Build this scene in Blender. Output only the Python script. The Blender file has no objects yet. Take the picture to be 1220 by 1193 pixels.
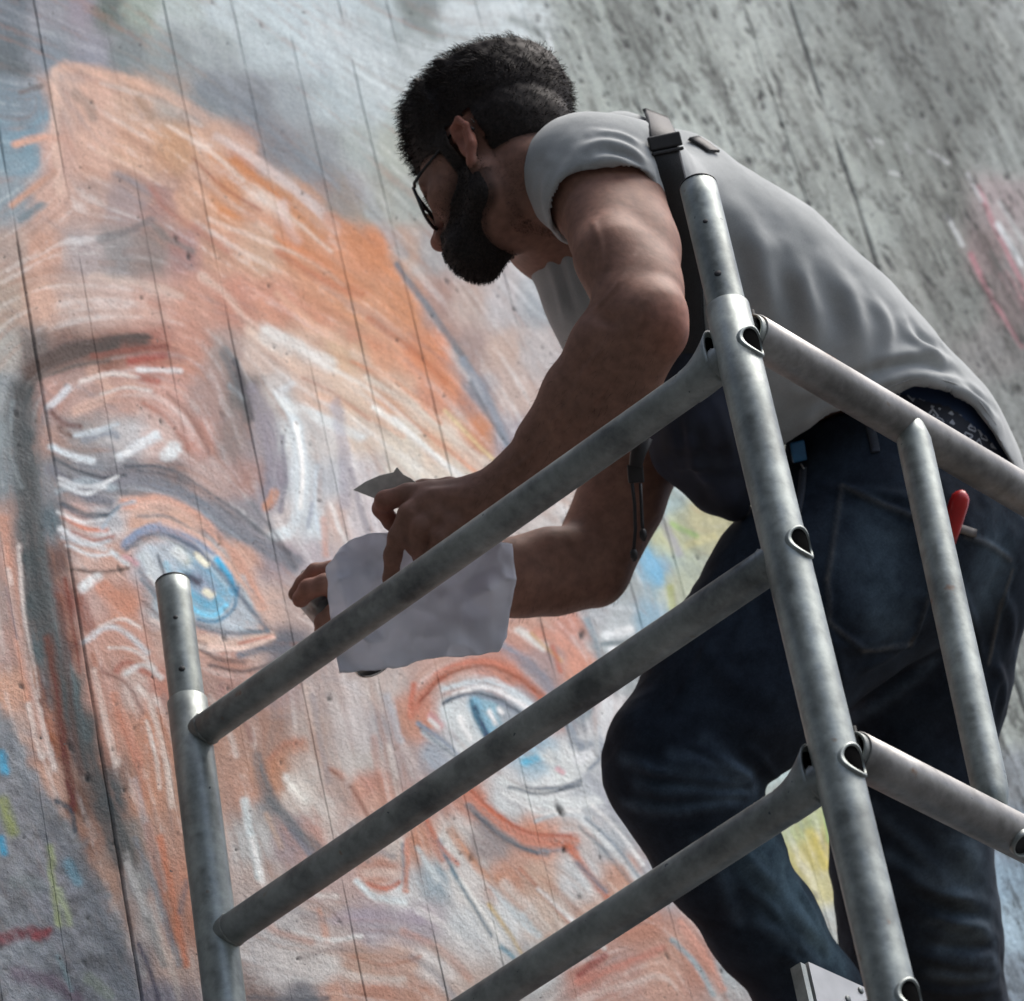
import bpy, math, random
import numpy as np
from mathutils import Vector, Matrix
random.seed(4); RNG = np.random.default_rng(11)
SC = bpy.context.scene

# ------------------------------------------------------------------ camera
FPX, CX, CY = 5000.0, 610.0, 596.5
PITCH, ROLL, YAW = math.radians(37.75), math.radians(-10.79), math.radians(37.7)
CAM = np.array([0.0, 0.0, 1.6])
cF = np.array([0, math.cos(PITCH), math.sin(PITCH)])
_R0 = np.array([1.0, 0, 0]); _U0 = np.cross(_R0, cF)
cR = math.cos(ROLL) * _R0 + math.sin(ROLL) * _U0
cU = -math.sin(ROLL) * _R0 + math.cos(ROLL) * _U0
cam_d = bpy.data.cameras.new('camera'); cam = bpy.data.objects.new('camera', cam_d)
SC.collection.objects.link(cam); SC.camera = cam
M = Matrix(((cR[0], cU[0], -cF[0], CAM[0]), (cR[1], cU[1], -cF[1], CAM[1]), (cR[2], cU[2], -cF[2], CAM[2]), (0, 0, 0, 1)))
cam.matrix_world = M
cam_d.sensor_fit = 'HORIZONTAL'; cam_d.sensor_width = 36.0
cam_d.lens = FPX / 1220.0 * 36.0
cam_d.clip_start = 0.1; cam_d.clip_end = 500
cam_d.dof.use_dof = True; cam_d.dof.focus_distance = 4.75; cam_d.dof.aperture_fstop = 9.0

# ------------------------------------------------------------------ light
world = bpy.data.worlds.new('World'); SC.world = world; world.use_nodes = True
wn = world.node_tree; bg = wn.nodes['Background']
sky = wn.nodes.new('ShaderNodeTexSky'); sky.sky_type = 'NISHITA'; sky.sun_disc = False
SUN_DIR = np.array([0.55, 0.00, 1.0]); SUN_DIR = SUN_DIR / np.linalg.norm(SUN_DIR)   # towards the sun
sky.sun_elevation = math.asin(SUN_DIR[2]); sky.sun_rotation = math.atan2(SUN_DIR[0], SUN_DIR[1])
sky.air_density = 1.0; sky.dust_density = 4.0; sky.ozone_density = 1.0
wn.links.new(sky.outputs[0], bg.inputs[0]); bg.inputs[1].default_value = 0.15
sun_d = bpy.data.lights.new('sun', 'SUN'); sun = bpy.data.objects.new('sun', sun_d); SC.collection.objects.link(sun)
sun_d.energy = 2.4; sun_d.angle = math.radians(38); sun_d.color = (1.0, 0.97, 0.93)
sun.rotation_euler = Vector(-SUN_DIR).to_track_quat('-Z', 'Y').to_euler()
SC.view_settings.view_transform = 'Standard'; SC.view_settings.look = 'None'
SC.view_settings.exposure = 0.54; SC.view_settings.gamma = 1.0; SC.view_settings.use_curve_mapping = False

# ------------------------------------------------------------------ helpers
def W(px, py, d):
    """pixel of the photograph + depth in metres -> point of the world"""
    return CAM + cR * ((px - CX) / FPX * d) + cU * (-(py - CY) / FPX * d) + cF * d
def proj(P):
    q = np.asarray(P) - CAM; z = q @ cF
    return np.stack([CX + FPX * (q @ cR) / z, CY - FPX * (q @ cU) / z, z], -1)
def ray(px, py):
    v = cR * ((px - CX) / FPX) + cU * (-(py - CY) / FPX) + cF
    return v
def nrm(v):
    v = np.asarray(v, float); return v / np.linalg.norm(v)
AX = np.array([-math.cos(YAW), math.sin(YAW), 0.0])     # along the scaffold's short frame, towards the wall
BX = np.array([math.sin(YAW), math.cos(YAW), 0.0])      # along the scaffold's long side
ZX = np.array([0, 0, 1.0])

def lin(c):
    c = np.asarray(c, float)
    return np.where(c <= 0.04045, c / 12.92, ((c + 0.055) / 1.055) ** 2.4)
def hexc(h):
    return np.array([int(h[i:i + 2], 16) for i in (0, 2, 4)]) / 255.0

def tag(o, label=None, cat=None, group=None, kind=None):
    for k, v in (('label', label), ('category', cat), ('group', group), ('kind', kind)):
        if v: o[k] = v
    return o
def empty(name, loc, label=None, cat=None, group=None, kind=None):
    o = bpy.data.objects.new(name, None); SC.collection.objects.link(o); o.location = Vector(loc)
    o.empty_display_size = 0.05
    return tag(o, label, cat, group, kind)
def mesh_obj(name, V, F, mat, parent=None, smooth=True, cols=None, colname='Col'):
    V = np.asarray(V, np.float64)
    me = bpy.data.meshes.new(name)
    off = np.zeros(3)
    if parent is not None:
        p = parent
        while p is not None: off = off + np.array(p.location); p = p.parent
    else:
        off = V.mean(0) * 0
    V2 = (V - off).astype(np.float32)
    if isinstance(F, np.ndarray):
        n = F.shape[1]
        me.vertices.add(len(V2)); me.vertices.foreach_set('co', V2.ravel())
        me.loops.add(F.size); me.loops.foreach_set('vertex_index', F.astype(np.int32).ravel())
        me.polygons.add(len(F)); me.polygons.foreach_set('loop_start', np.arange(0, F.size, n, dtype=np.int32))
        me.polygons.foreach_set('loop_total', np.full(len(F), n, np.int32))
        me.update(calc_edges=True); me.validate()
    else:
        me.from_pydata([tuple(v) for v in V2], [], F); me.update()
    if smooth: me.polygons.foreach_set('use_smooth', np.ones(len(me.polygons), bool))
    if cols is not None:
        a = me.color_attributes.new(colname, 'FLOAT_COLOR', 'POINT')
        c4 = np.ones((len(V2), 4), np.float32); c4[:, :cols.shape[1]] = cols
        a.data.foreach_set('color', c4.ravel())
    me.materials.append(mat)
    o = bpy.data.objects.new(name, me); SC.collection.objects.link(o)
    if parent is not None: o.parent = parent
    return o

# ------------------------------------------------------------------ numpy noise
_LAT = RNG.random((64, 64, 64)).astype(np.float32)
def vnoise2(x, y, s=0):
    xi = np.floor(x).astype(int); yi = np.floor(y).astype(int); fx = x - xi; fy = y - yi
    fx = fx * fx * (3 - 2 * fx); fy = fy * fy * (3 - 2 * fy)
    L = _LAT[s % 64]
    g = lambda a, b: L[(a * 1 + (b // 64) * 17) % 64, b % 64]
    return (g(xi, yi) * (1 - fx) + g(xi + 1, yi) * fx) * (1 - fy) + (g(xi, yi + 1) * (1 - fx) + g(xi + 1, yi + 1) * fx) * fy
def vnoise3(P, s=0):
    P = P + s * 7.31; I = np.floor(P).astype(int); f = P - I; f = f * f * (3 - 2 * f)
    r = 0
    for dx in (0, 1):
        for dy in (0, 1):
            for dz in (0, 1):
                w = (f[:, 0] if dx else 1 - f[:, 0]) * (f[:, 1] if dy else 1 - f[:, 1]) * (f[:, 2] if dz else 1 - f[:, 2])
                r = r + w * _LAT[(I[:, 0] + dx) % 64, (I[:, 1] + dy) % 64, (I[:, 2] + dz) % 64]
    return r
def fbm3(P, o=3, s=0):
    r = 0; a = 0.5
    for k in range(o): r = r + a * (vnoise3(P * 2 ** k, s + k) - 0.5); a *= 0.55
    return r
def fbm2(x, y, o=3, s=0):
    r = 0; a = 0.5
    for k in range(o): r = r + a * (vnoise2(x * 2 ** k, y * 2 ** k, s + k) - 0.5); a *= 0.55
    return r

# ------------------------------------------------------------------ materials
def new_mat(name):
    m = bpy.data.materials.new(name); m.use_nodes = True
    nt = m.node_tree; b = nt.nodes['Principled BSDF']
    return m, nt, b
def nd(nt, t, **kw):
    n = nt.nodes.new(t)
    for k, v in kw.items(): setattr(n, k, v)
    return n
def noise_node(nt, scale, detail=4, rough=0.55, coord='Object', vec=None, stretch=None):
    tc = nd(nt, 'ShaderNodeTexCoord'); n = nd(nt, 'ShaderNodeTexNoise')
    n.inputs['Scale'].default_value = scale; n.inputs['Detail'].default_value = detail; n.inputs['Roughness'].default_value = rough
    if stretch:
        mp = nd(nt, 'ShaderNodeMapping'); mp.inputs['Scale'].default_value = stretch
        nt.links.new(tc.outputs[coord], mp.inputs[0]); nt.links.new(mp.outputs[0], n.inputs['Vector'])
    else: nt.links.new(tc.outputs[coord], n.inputs['Vector'])
    return n
def ramp(nt, src, stops):
    r = nd(nt, 'ShaderNodeValToRGB'); e = r.color_ramp.elements
    while len(e) < len(stops): e.new(0.5)
    for i, (p, c) in enumerate(stops):
        e[i].position = p; e[i].color = (*c, 1) if len(c) == 3 else c
    nt.links.new(src, r.inputs[0]); return r
def mixc(nt, fac, a, b, mode='MIX'):
    m = nd(nt, 'ShaderNodeMix', data_type='RGBA', blend_type=mode)
    if isinstance(fac, float): m.inputs[0].default_value = fac
    else: nt.links.new(fac, m.inputs[0])
    for i, v in ((6, a), (7, b)):
        if isinstance(v, tuple): m.inputs[i].default_value = (*v, 1)
        else: nt.links.new(v, m.inputs[i])
    return m.outputs[2]
def bump(nt, b, h, strength=0.3, dist=0.002):
    n = nd(nt, 'ShaderNodeBump'); n.inputs['Strength'].default_value = strength; n.inputs['Distance'].default_value = dist
    nt.links.new(h, n.inputs['Height']); nt.links.new(n.outputs[0], b.inputs['Normal']); return n
def simple(name, col, rough=0.6, metal=0.0, nscale=60, var=0.25, bstr=0.15, bdist=0.001, spec=None):
    m, nt, b = new_mat(name)
    n = noise_node(nt, nscale)
    lo = tuple(c * (1 - var) for c in col); hi = tuple(min(1, c * (1 + var)) for c in col)
    r = ramp(nt, n.outputs[0], [(0.3, lo), (0.7, hi)])
    nt.links.new(r.outputs[0], b.inputs['Base Color'])
    b.inputs['Roughness'].default_value = rough; b.inputs['Metallic'].default_value = metal
    if spec is not None: b.inputs['Specular IOR Level'].default_value = spec
    if bstr: bump(nt, b, n.outputs[0], bstr, bdist)
    return m
def tint_mat(name, rough, nscale, bstr, bdist, spec=0.4, fine=None):
    """base colour from the object's own colour attribute, broken up by noise"""
    m, nt, b = new_mat(name)
    a = nd(nt, 'ShaderNodeVertexColor', layer_name='Col')
    n = noise_node(nt, nscale, 5, 0.6)
    r = ramp(nt, n.outputs[0], [(0.3, (0.78, 0.78, 0.78)), (0.7, (1.18, 1.18, 1.18))])
    c = mixc(nt, 1.0, a.outputs[0], r.outputs[0], 'MULTIPLY')
    nt.links.new(c, b.inputs['Base Color'])
    b.inputs['Roughness'].default_value = rough; b.inputs['Specular IOR Level'].default_value = spec
    if bstr: bump(nt, b, n.outputs[0], bstr, bdist)
    return m, nt, b
# ------------------------------------------------------------------ implicit surfaces -> one continuous quad mesh
class Field:
    def __init__(s): s.p = []
    def cone(s, a, ra, b, rb, k=0.02, sub=False):
        a = np.asarray(a, float); b = np.asarray(b, float)
        s.p.append(('c', a, ra, b, rb, k, sub, (a + b) / 2, np.linalg.norm(b - a) / 2 + max(ra, rb))); return s
    def ell(s, c, r, ax=None, k=0.02, sub=False):
        s.p.append(('e', np.asarray(c, float), np.asarray(r, float), np.eye(3) if ax is None else np.asarray(ax, float), None, k, sub, np.asarray(c, float), max(r))); return s
    def chain(s, pts, k=0.02):          # pts: (px, py, depth, radius in px)
        for q, r in zip(pts[:-1], pts[1:]):
            s.cone(W(*q[:3]), q[3] * q[2] / FPX, W(*r[:3]), r[3] * r[2] / FPX, k)
        return s
    def bounds(s):
        lo = np.min([p[7] - p[8] for p in s.p if not p[6]], 0); hi = np.max([p[7] + p[8] for p in s.p if not p[6]], 0)
        return lo - 0.03, hi + 0.03
    def __call__(s, P):
        d = np.full(len(P), 0.5)
        for t, a, ra, b, rb, k, sub, c, R in s.p:
            q = P - c; m = np.nonzero((q * q).sum(1) < (R + k + 0.10) ** 2)[0]
            if len(m) == 0: continue
            Q = P[m]
            if t == 'c':
                ba = b - a; L = ba @ ba + 1e-12; h = np.clip((Q - a) @ ba / L, 0, 1)
                e = np.linalg.norm(Q - a - h[:, None] * ba, axis=1) - (ra + (rb - ra) * h)
            else:
                l = (Q - a) @ b.T; k0 = np.linalg.norm(l / ra, axis=1); k1 = np.linalg.norm(l / ra ** 2, axis=1) + 1e-9
                e = k0 * (k0 - 1) / k1
            o = d[m]
            if sub:
                e = -e; h = np.maximum(k - np.abs(o - e), 0) / k; d[m] = np.maximum(o, e) + h * h * k / 4
            else:
                h = np.maximum(k - np.abs(o - e), 0) / k; d[m] = np.minimum(o, e) - h * h * k / 4
        return d

def mesh_sdf(f, lo, hi, h, levels=4, slack=1.35):
    """sparse surface nets"""
    S = 2 ** levels
    n = np.ceil((hi - lo) / (h * S)).astype(int)
    g = np.stack(np.meshgrid(*[np.arange(k) for k in n], indexing='ij'), -1).reshape(-1, 3)
    size = S
    while True:
        c = lo + (g + 0.5) * size * h
        g = g[np.abs(f(c)) < 0.87 * size * h * slack]
        if size == 1: break
        o = np.stack(np.meshgrid([0, 1], [0, 1], [0, 1], indexing='ij'), -1).reshape(-1, 3)
        g = (g[:, None, :] * 2 + o[None]).reshape(-1, 3); size //= 2
    N = 1 << 12
    code = lambda a: ((a[..., 0] + 1) * N + a[..., 1] + 1) * N + a[..., 2] + 1
    cs = code(g); o = np.argsort(cs); g = g[o]; cs = cs[o]
    off = np.array([[i, j, k] for i in (0, 1) for j in (0, 1) for k in (0, 1)])
    cc = code(g[:, None, :] + off[None])
    u, inv = np.unique(cc, return_inverse=True); inv = inv.reshape(cc.shape)
    ug = np.stack([u // (N * N) - 1, u // N % N - 1, u % N - 1], -1)
    val = f(lo + ug * h)
    cv = val[inv]; ins = cv < 0
    act = ins.any(1) & ~ins.all(1)
    g, cs, cv, ins = g[act], cs[act], cv[act], ins[act]
    acc = np.zeros((len(g), 3)); cnt = np.zeros(len(g))
    for a in range(8):
        for bit in (4, 2, 1):
            b = a | bit
            if b == a: continue
            m = ins[:, a] != ins[:, b]
            t = np.where(m, cv[:, a] / np.where(m, cv[:, a] - cv[:, b], 1), 0)
            p = off[a] + t[:, None] * (off[b] - off[a])
            acc[m] += p[m]; cnt[m] += 1
    V = lo + (g + acc / cnt[:, None]) * h
    Fs = []
    for ax, bit in ((0, 4), (1, 2), (2, 1)):
        a1, a2 = [(1, 2), (2, 0), (0, 1)][ax]
        m = np.nonzero(ins[:, 0] != ins[:, bit])[0]
        e1 = np.zeros(3, int); e1[a1] = 1; e2 = np.zeros(3, int); e2[a2] = 1
        q = []
        ok = np.ones(len(m), bool)
        for d in (0 * e1, -e1, -e1 - e2, -e2):
            c = code(g[m] + d); i = np.searchsorted(cs, c); i = np.minimum(i, len(cs) - 1); ok &= cs[i] == c; q.append(i)
        q = np.stack(q, 1)[ok]; fl = ins[m, 0][ok]
        q[~fl] = q[~fl][:, ::-1]
        Fs.append(q)
    return V, np.concatenate(Fs)

def vnormals(V, F):
    n = np.cross(V[F[:, 2]] - V[F[:, 0]], V[F[:, 3]] - V[F[:, 1]])
    N = np.zeros_like(V)
    for c in range(4): np.add.at(N, F[:, c], n)
    return N / (np.linalg.norm(N, axis=1, keepdims=True) + 1e-12)
def relax(V, F, it=1, lam=0.5):
    E = np.concatenate([F[:, [0, 1]], F[:, [1, 2]], F[:, [2, 3]], F[:, [3, 0]]])
    deg = np.bincount(E.ravel(), minlength=len(V)).astype(float)
    for _ in range(it):
        A = np.zeros_like(V)
        for c in range(3):
            A[:, c] = np.bincount(E[:, 0], V[E[:, 1], c], len(V)) + np.bincount(E[:, 1], V[E[:, 0], c], len(V))
        V = V + lam * (A / np.maximum(deg, 1)[:, None] - V)
    return V
def seg_dist(P, line):
    best = np.full(len(P), 9.0)
    for a, b in zip(line[:-1], line[1:]):
        ba = b - a; t = np.clip((P - a) @ ba / (ba @ ba + 1e-12), 0, 1)
        best = np.minimum(best, np.linalg.norm(P - a - t[:, None] * ba, axis=1))
    return best
def spline(pts, step):
    """Catmull-Rom through pixel points, resampled"""
    P = [np.array(p, float) for p in pts]; P = [2 * P[0] - P[1]] + P + [2 * P[-1] - P[-2]]; out = []
    for a, b, c, d in zip(P[:-3], P[1:-2], P[2:-1], P[3:]):
        n = max(2, int(np.linalg.norm(c - b) / step))
        for t in np.arange(n) / n: out.append(.5 * (2 * b + (c - a) * t + (2 * a - 5 * b + 4 * c - d) * t * t + (3 * b - a - 3 * c + d) * t ** 3))
    out.append(P[-2]); return np.array(out)
def on_surface(V, pr, pts, step=6.0, N=None, sm=4):
    """pixel polyline -> smooth line of points on the near side of a mesh"""
    out = []
    q = spline(pts, step)
    face = np.ones(len(V), bool) if N is None else ((CAM - V) * N).sum(1) > 0
    lo = q.min(0) - 14; hi = q.max(0) + 14
    cand = np.nonzero(face & (pr[:, 0] > lo[0]) & (pr[:, 0] < hi[0]) & (pr[:, 1] > lo[1]) & (pr[:, 1] < hi[1]))[0]
    if len(cand) < 4: cand = np.arange(len(V))
    for c in q:
        d2 = ((pr[cand, :2] - c) ** 2).sum(1); m = np.nonzero(d2 < 30)[0]
        if len(m) == 0: m = np.argsort(d2)[:4]
        zmin = pr[cand[m], 2].min(); m = m[pr[cand[m], 2] < zmin + .02]
        out.append(V[cand[m]].mean(0))
    out = np.array(out)
    for _ in range(sm):
        if len(out) > 2: out[1:-1] = (out[:-2] + 2 * out[1:-1] + out[2:]) / 4
    return out
def folds(V, F, spec, flip=None):
    """cloth folds: spec = list of (height_mm, width_mm, pixel polyline)"""
    N = vnormals(V, F); pr = proj(V); V0 = V.copy(); V = V.copy(); D_ = N if flip is None else N * flip[:, None]
    for h, w, pts in spec:
        L = on_surface(V0, pr, pts, 6.0, N)
        lo = L.min(0) - w * 0.004; hi = L.max(0) + w * 0.004
        m = np.nonzero(((V0 > lo) & (V0 < hi)).all(1))[0]
        if len(m) == 0: continue
        d = seg_dist(V0[m], L) / (w * 0.001)
        e = np.minimum(np.linalg.norm(V0[m] - L[0], axis=1), np.linalg.norm(V0[m] - L[-1], axis=1)) / (w * 0.003)
        tp = np.clip(e, 0.0, 1); tp = .12 + .88 * tp * tp * (3 - 2 * tp)
        prof = np.exp(-d * d) - 0.42 * np.exp(-(d / 2.0) ** 2)
        V[m] += D_[m] * (h * 0.001 * prof * tp)[:, None]
    return V
# ------------------------------------------------------------------ setting: the wall with the mural, ground, added shade slab
V_SEAM = (-974.0, -5748.0)                               # where the shuttering joints converge
wS = nrm(ray(*V_SEAM)); wS = wS if wS[2] > 0 else -wS     # direction of the joints
WYAW = math.radians(46)
hS = np.array([math.sin(WYAW), math.cos(WYAW), 0.0])      # horizontal of the wall, receding to the right
nS = nrm(np.cross(wS, hS)); nS = nS if nS @ cF < 0 else -nS
PW = W(352, 716, 5.62)                                   # a point of the wall, an arm's length beyond the scaffold's end
def wall_pt(px, py):
    v = ray(px, py); return CAM + v * (((PW - CAM) @ nS) / (v @ nS))
_B = np.stack([hS, wS, nS], 1); _Bi = np.linalg.inv(_B)
def wall_uv(P): return (np.asarray(P) - PW) @ _Bi.T

# ---- paint: strokes of the mural, in the frame of the photograph, resampled to wall positions below
BASE = '''
10,10,66707a 60,10,8a8c94 100,10,8f8893 130,10,626d69 165,10,93a096 210,10,b0bdbb 270,10,bccacd 340,10,bdccd0 400,10,bccbcf 460,10,aebcbf 500,10,7f8b8c 560,10,b5c1c3 610,10,c3d0d2 640,10,9aa3a0 700,10,8f9893 760,10,949d98 820,10,a3aca7 880,10,b0b9b4 925,10,b2bbb6 960,10,8f9894 1020,10,868e8a 1080,10,7a827f 1140,10,8a928e 1200,10,a5adaa
10,60,5d6870 60,60,7e8790 110,60,8e8f99 150,60,7b8486 200,60,96a09e 250,60,a3aeae 310,60,b3c1c4 380,60,bccbcf 440,60,b5c3c6 500,60,9aa6a7 600,60,aeb9b8 700,60,9aa39e 760,60,8b948f 820,60,a2aba5 890,60,b3bcb6 960,60,9aa29d 1010,60,8c948f 1080,60,7f8784 1150,60,868e8a 1210,60,9fa7a3
10,120,748793 40,120,7d8c97 70,110,c9a898 110,115,d2a995 160,120,c9a58f 200,115,a99c91 250,120,868c8e 300,120,80868b 350,120,9ba5a9 400,120,aebcbf 450,120,b5c2c4 480,130,a9b5b2 720,120,9aa39d 800,120,a5aea8 880,120,b1bab4 960,120,a8b0aa 1010,120,99a19c 1080,120,858d89 1150,120,7f8783 1210,120,8f9793
10,180,7f99a6 35,180,7c98a6 65,180,cba393 110,180,d3aa96 160,180,d0a48a 210,180,c69773 250,170,d0a68c 290,180,c9937a 325,175,8f8787 380,180,93999b 430,180,a3adaa 470,180,a8afa5 900,180,b0b9b3 1000,180,9fa7a1 1060,180,8f9791 1130,180,8a918c 1200,180,98a09c
15,240,8a98a0 60,240,c9a392 110,240,b79a8e 150,240,a38f8c 190,240,a57f76 230,240,c99b80 270,240,cb8d62 320,240,d9b9a5 370,240,cf9a78 415,240,9c8d80 450,240,9a9d94 490,240,9ba19b 1060,240,a0a8a2 1120,240,8f958f 1190,240,a79b9b
15,300,b09b90 50,300,c39883 100,300,a99d9b 140,300,8f8a89 180,300,8b7d78 220,300,a9807a 260,300,c7987f 310,300,cfa78c 360,300,d0926b 400,300,cf8f6a 440,300,c98054 485,300,b59a8a 510,300,a3a09f 540,300,a9a5a5 1120,300,8d938d 1180,300,a3908f 1210,300,a9a5a4
10,360,b09c8d 50,360,c9a28e 90,360,bfa79c 130,360,c5aba0 180,360,c9a394 230,360,c79480 280,360,c58a74 330,360,cb9177 380,360,d0936f 430,360,cf9169 480,360,c98a63 520,360,a98a80 560,360,b7a49b 600,360,b5b0b0 640,360,9aa1a6 1150,360,868c87 1210,360,a79796
10,420,a9a59e 40,420,6a605c 80,420,7a6058 130,420,8a5f50 180,420,a86a5a 220,420,c08b78 270,420,a08c85 310,420,c9b3a6 360,420,d3b4a0 410,420,d6b394 460,420,d39a78 510,420,cf8560 560,420,a08a84 600,420,bfa79a 640,420,b7b0ae 1200,420,8f8f8d
10,470,8f979a 30,470,5a5c5e 60,470,b58f84 100,470,b7998f 150,470,c09a8c 200,470,c5988a 250,470,a78a82 290,470,77706e 330,470,c3bcb7 370,470,d2b7a6 420,470,d7bda6 470,470,d6ae93 520,470,cf8f70 570,470,8f8a90 610,470,bfaaa0 1210,470,8d9390
10,520,8b979b 30,520,4e5558 60,520,a98b80 100,520,98918f 150,520,b9b6b6 190,520,cbb1a8 240,520,b98a7d 280,520,8d7b76 310,520,9c9498 345,520,cdd3d4 380,520,cfcbc7 430,520,d3c2b2 480,520,d9cdbb 530,520,d8b79d 570,520,c99070 600,520,a09aa0
10,570,808b90 30,570,5a6367 70,570,87898d 110,570,858b92 150,570,77797f 200,570,857c7d 250,570,b79e97 300,570,a7837a 325,570,8f8a93 355,570,ccd5d8 395,570,b9bcc0 430,570,c5bfbf 480,570,d9d3c6 540,570,dcd0c0 650,560,c9b5a8
10,620,b39083 25,620,6a6d70 60,620,5a6a72 90,620,c3a39a 130,620,b5b5b9 170,620,d0a997 220,620,d3ab98 260,620,8f8d93 300,620,8c8a90 335,620,c5bdba 370,620,c9d3d7 400,620,c8b0a6 430,620,c6bfc0 680,640,c9c4c0
10,670,b08f84 40,670,4f585b 70,670,6a4f49 100,670,c9aa9e 140,670,cba596 175,670,b9bdc6 210,670,90a3b5 250,670,c3ccd0 290,670,d1a896 330,670,a09499 370,670,b9b0b4
10,720,a58f88 45,720,4c5557 75,720,7a4a3f 110,720,c09f95 150,720,c78f78 200,720,9fb0b8 250,720,6fb3d0 285,720,a3a9b3 320,720,d2b3a5 350,720,b9a49c 420,700,c2b4b0
10,770,b08d82 50,770,575f62 80,770,6c443b 110,770,c4998a 160,770,c79a8a 200,770,bf9f92 240,770,c09a8c 300,770,bfa79d 340,770,6f6f78 400,770,b5a7a3 280,790,b88a7a
20,820,c79a83 55,820,6c4b43 85,820,5a5f60 120,820,bb8f80 160,820,c3aba2 190,820,b98373 240,820,a98a80 280,820,b08a80 330,820,a58f8c 390,820,b5a7a3 450,820,c0b3ad
25,870,b9a095 60,870,a56a4f 80,870,6a3c2e 100,870,565c5d 140,870,c0917e 180,870,bd8870 220,870,b98a75 260,870,b08a78 320,870,a48578 370,870,b9a8a0 420,870,bfb5b3 450,870,a9a3a5 485,860,c0907c
60,940,c09a88 100,950,7a5a4c 130,950,5c5e60 170,950,c29078 230,950,b08c7a 300,950,b98c78 360,945,d0c9c3 320,930,b98a70 310,960,8f8f90 400,950,b7a39c 440,940,c49080 430,905,c4beba
110,1000,a07a68 150,1000,8d8884 190,1000,b98f7d 240,1000,b58d7c 300,1000,b7b8b8 350,1000,a08f93 380,1000,b9948a 430,1000,b9aaa6 470,1000,c9beb8
130,1050,b3917f 170,1050,9c9c9c 200,1050,c58a70 310,1050,b5a6a0 400,1050,b9a39f 480,1060,c8c9cb 455,1040,c79a8a
150,1100,a8948b 180,1100,bdb7b4 210,1100,b57f68 330,1100,b7b3b3 390,1100,b9aaa6 440,1100,a9a0a8 500,1100,b3abb3 560,1100,c8cfd3
165,1150,8f8a8c 200,1150,c0a79c 330,1150,c5c0be 380,1150,cbc6c3 430,1150,c5a595 480,1150,c0a092 520,1150,c9c2c0 190,1190,87848f 300,1190,8f7c76 360,1190,7b7c82 400,1190,c49a88 450,1190,c08f7c 500,1190,b98d7a 560,1190,b9a8a0
640,740,c79a88 680,740,c58a78 705,730,a9aeb1 745,740,b5bdbf 530,800,c9a598 600,800,c48b7a 650,800,a98f8c 690,800,c78b74 740,800,9ca5a6 500,850,c98c78 540,850,ccd3d6 580,850,8fb8c9 620,850,a7b0b8 660,850,b98f85 690,850,8e98a0 720,850,c8c4c3
480,905,b3a3a1 520,900,9fa9b5 560,900,cfd6d8 640,900,9bbccd 680,905,d3d9d9 720,900,b9c0c3 445,950,c9a090 520,950,b98f83 560,950,c08a78 600,950,cdd2d4 650,950,d5dbdc 700,950,b3bbc0 730,950,a7adb5
500,1000,c58f78 540,1000,d0ccc9 580,1000,9a8f8f 640,1000,d0947c 690,1000,c8bfbc 730,1000,aab2b8 520,1050,9fb0bb 560,1050,cfcbc9 600,1050,c3927c 640,1050,c9aa98 690,1050,cdd0d2 740,1050,c39a88 780,1050,a9b0b8
600,1100,d3d8da 650,1100,c9b5a8 700,1100,c6a99b 760,1100,ba8470 640,1150,b7bdc0 700,1150,b5857a 740,1150,b9948a 800,1150,c9a090 830,1150,b98a7c 870,1150,a7afb3
790,590,a9bdb8 770,600,7fb5cd 800,640,b9bf9a 840,620,bcb98f 780,680,86b4cb 810,700,b0b8a0 750,700,9da7a8 770,740,8fb0c0 730,770,a7b0b2
920,900,b8d0d0 960,980,b5c08a 975,1010,c3b972 990,1060,c9c48f 995,1100,b3b9b3 940,960,a9b5b0 1210,850,8f9791 1190,1050,7f98a8 1210,1100,8aa1ae 1215,1170,788894 1200,1000,7a8a98 1215,930,7e868b 1215,700,8d9390
'''
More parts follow.
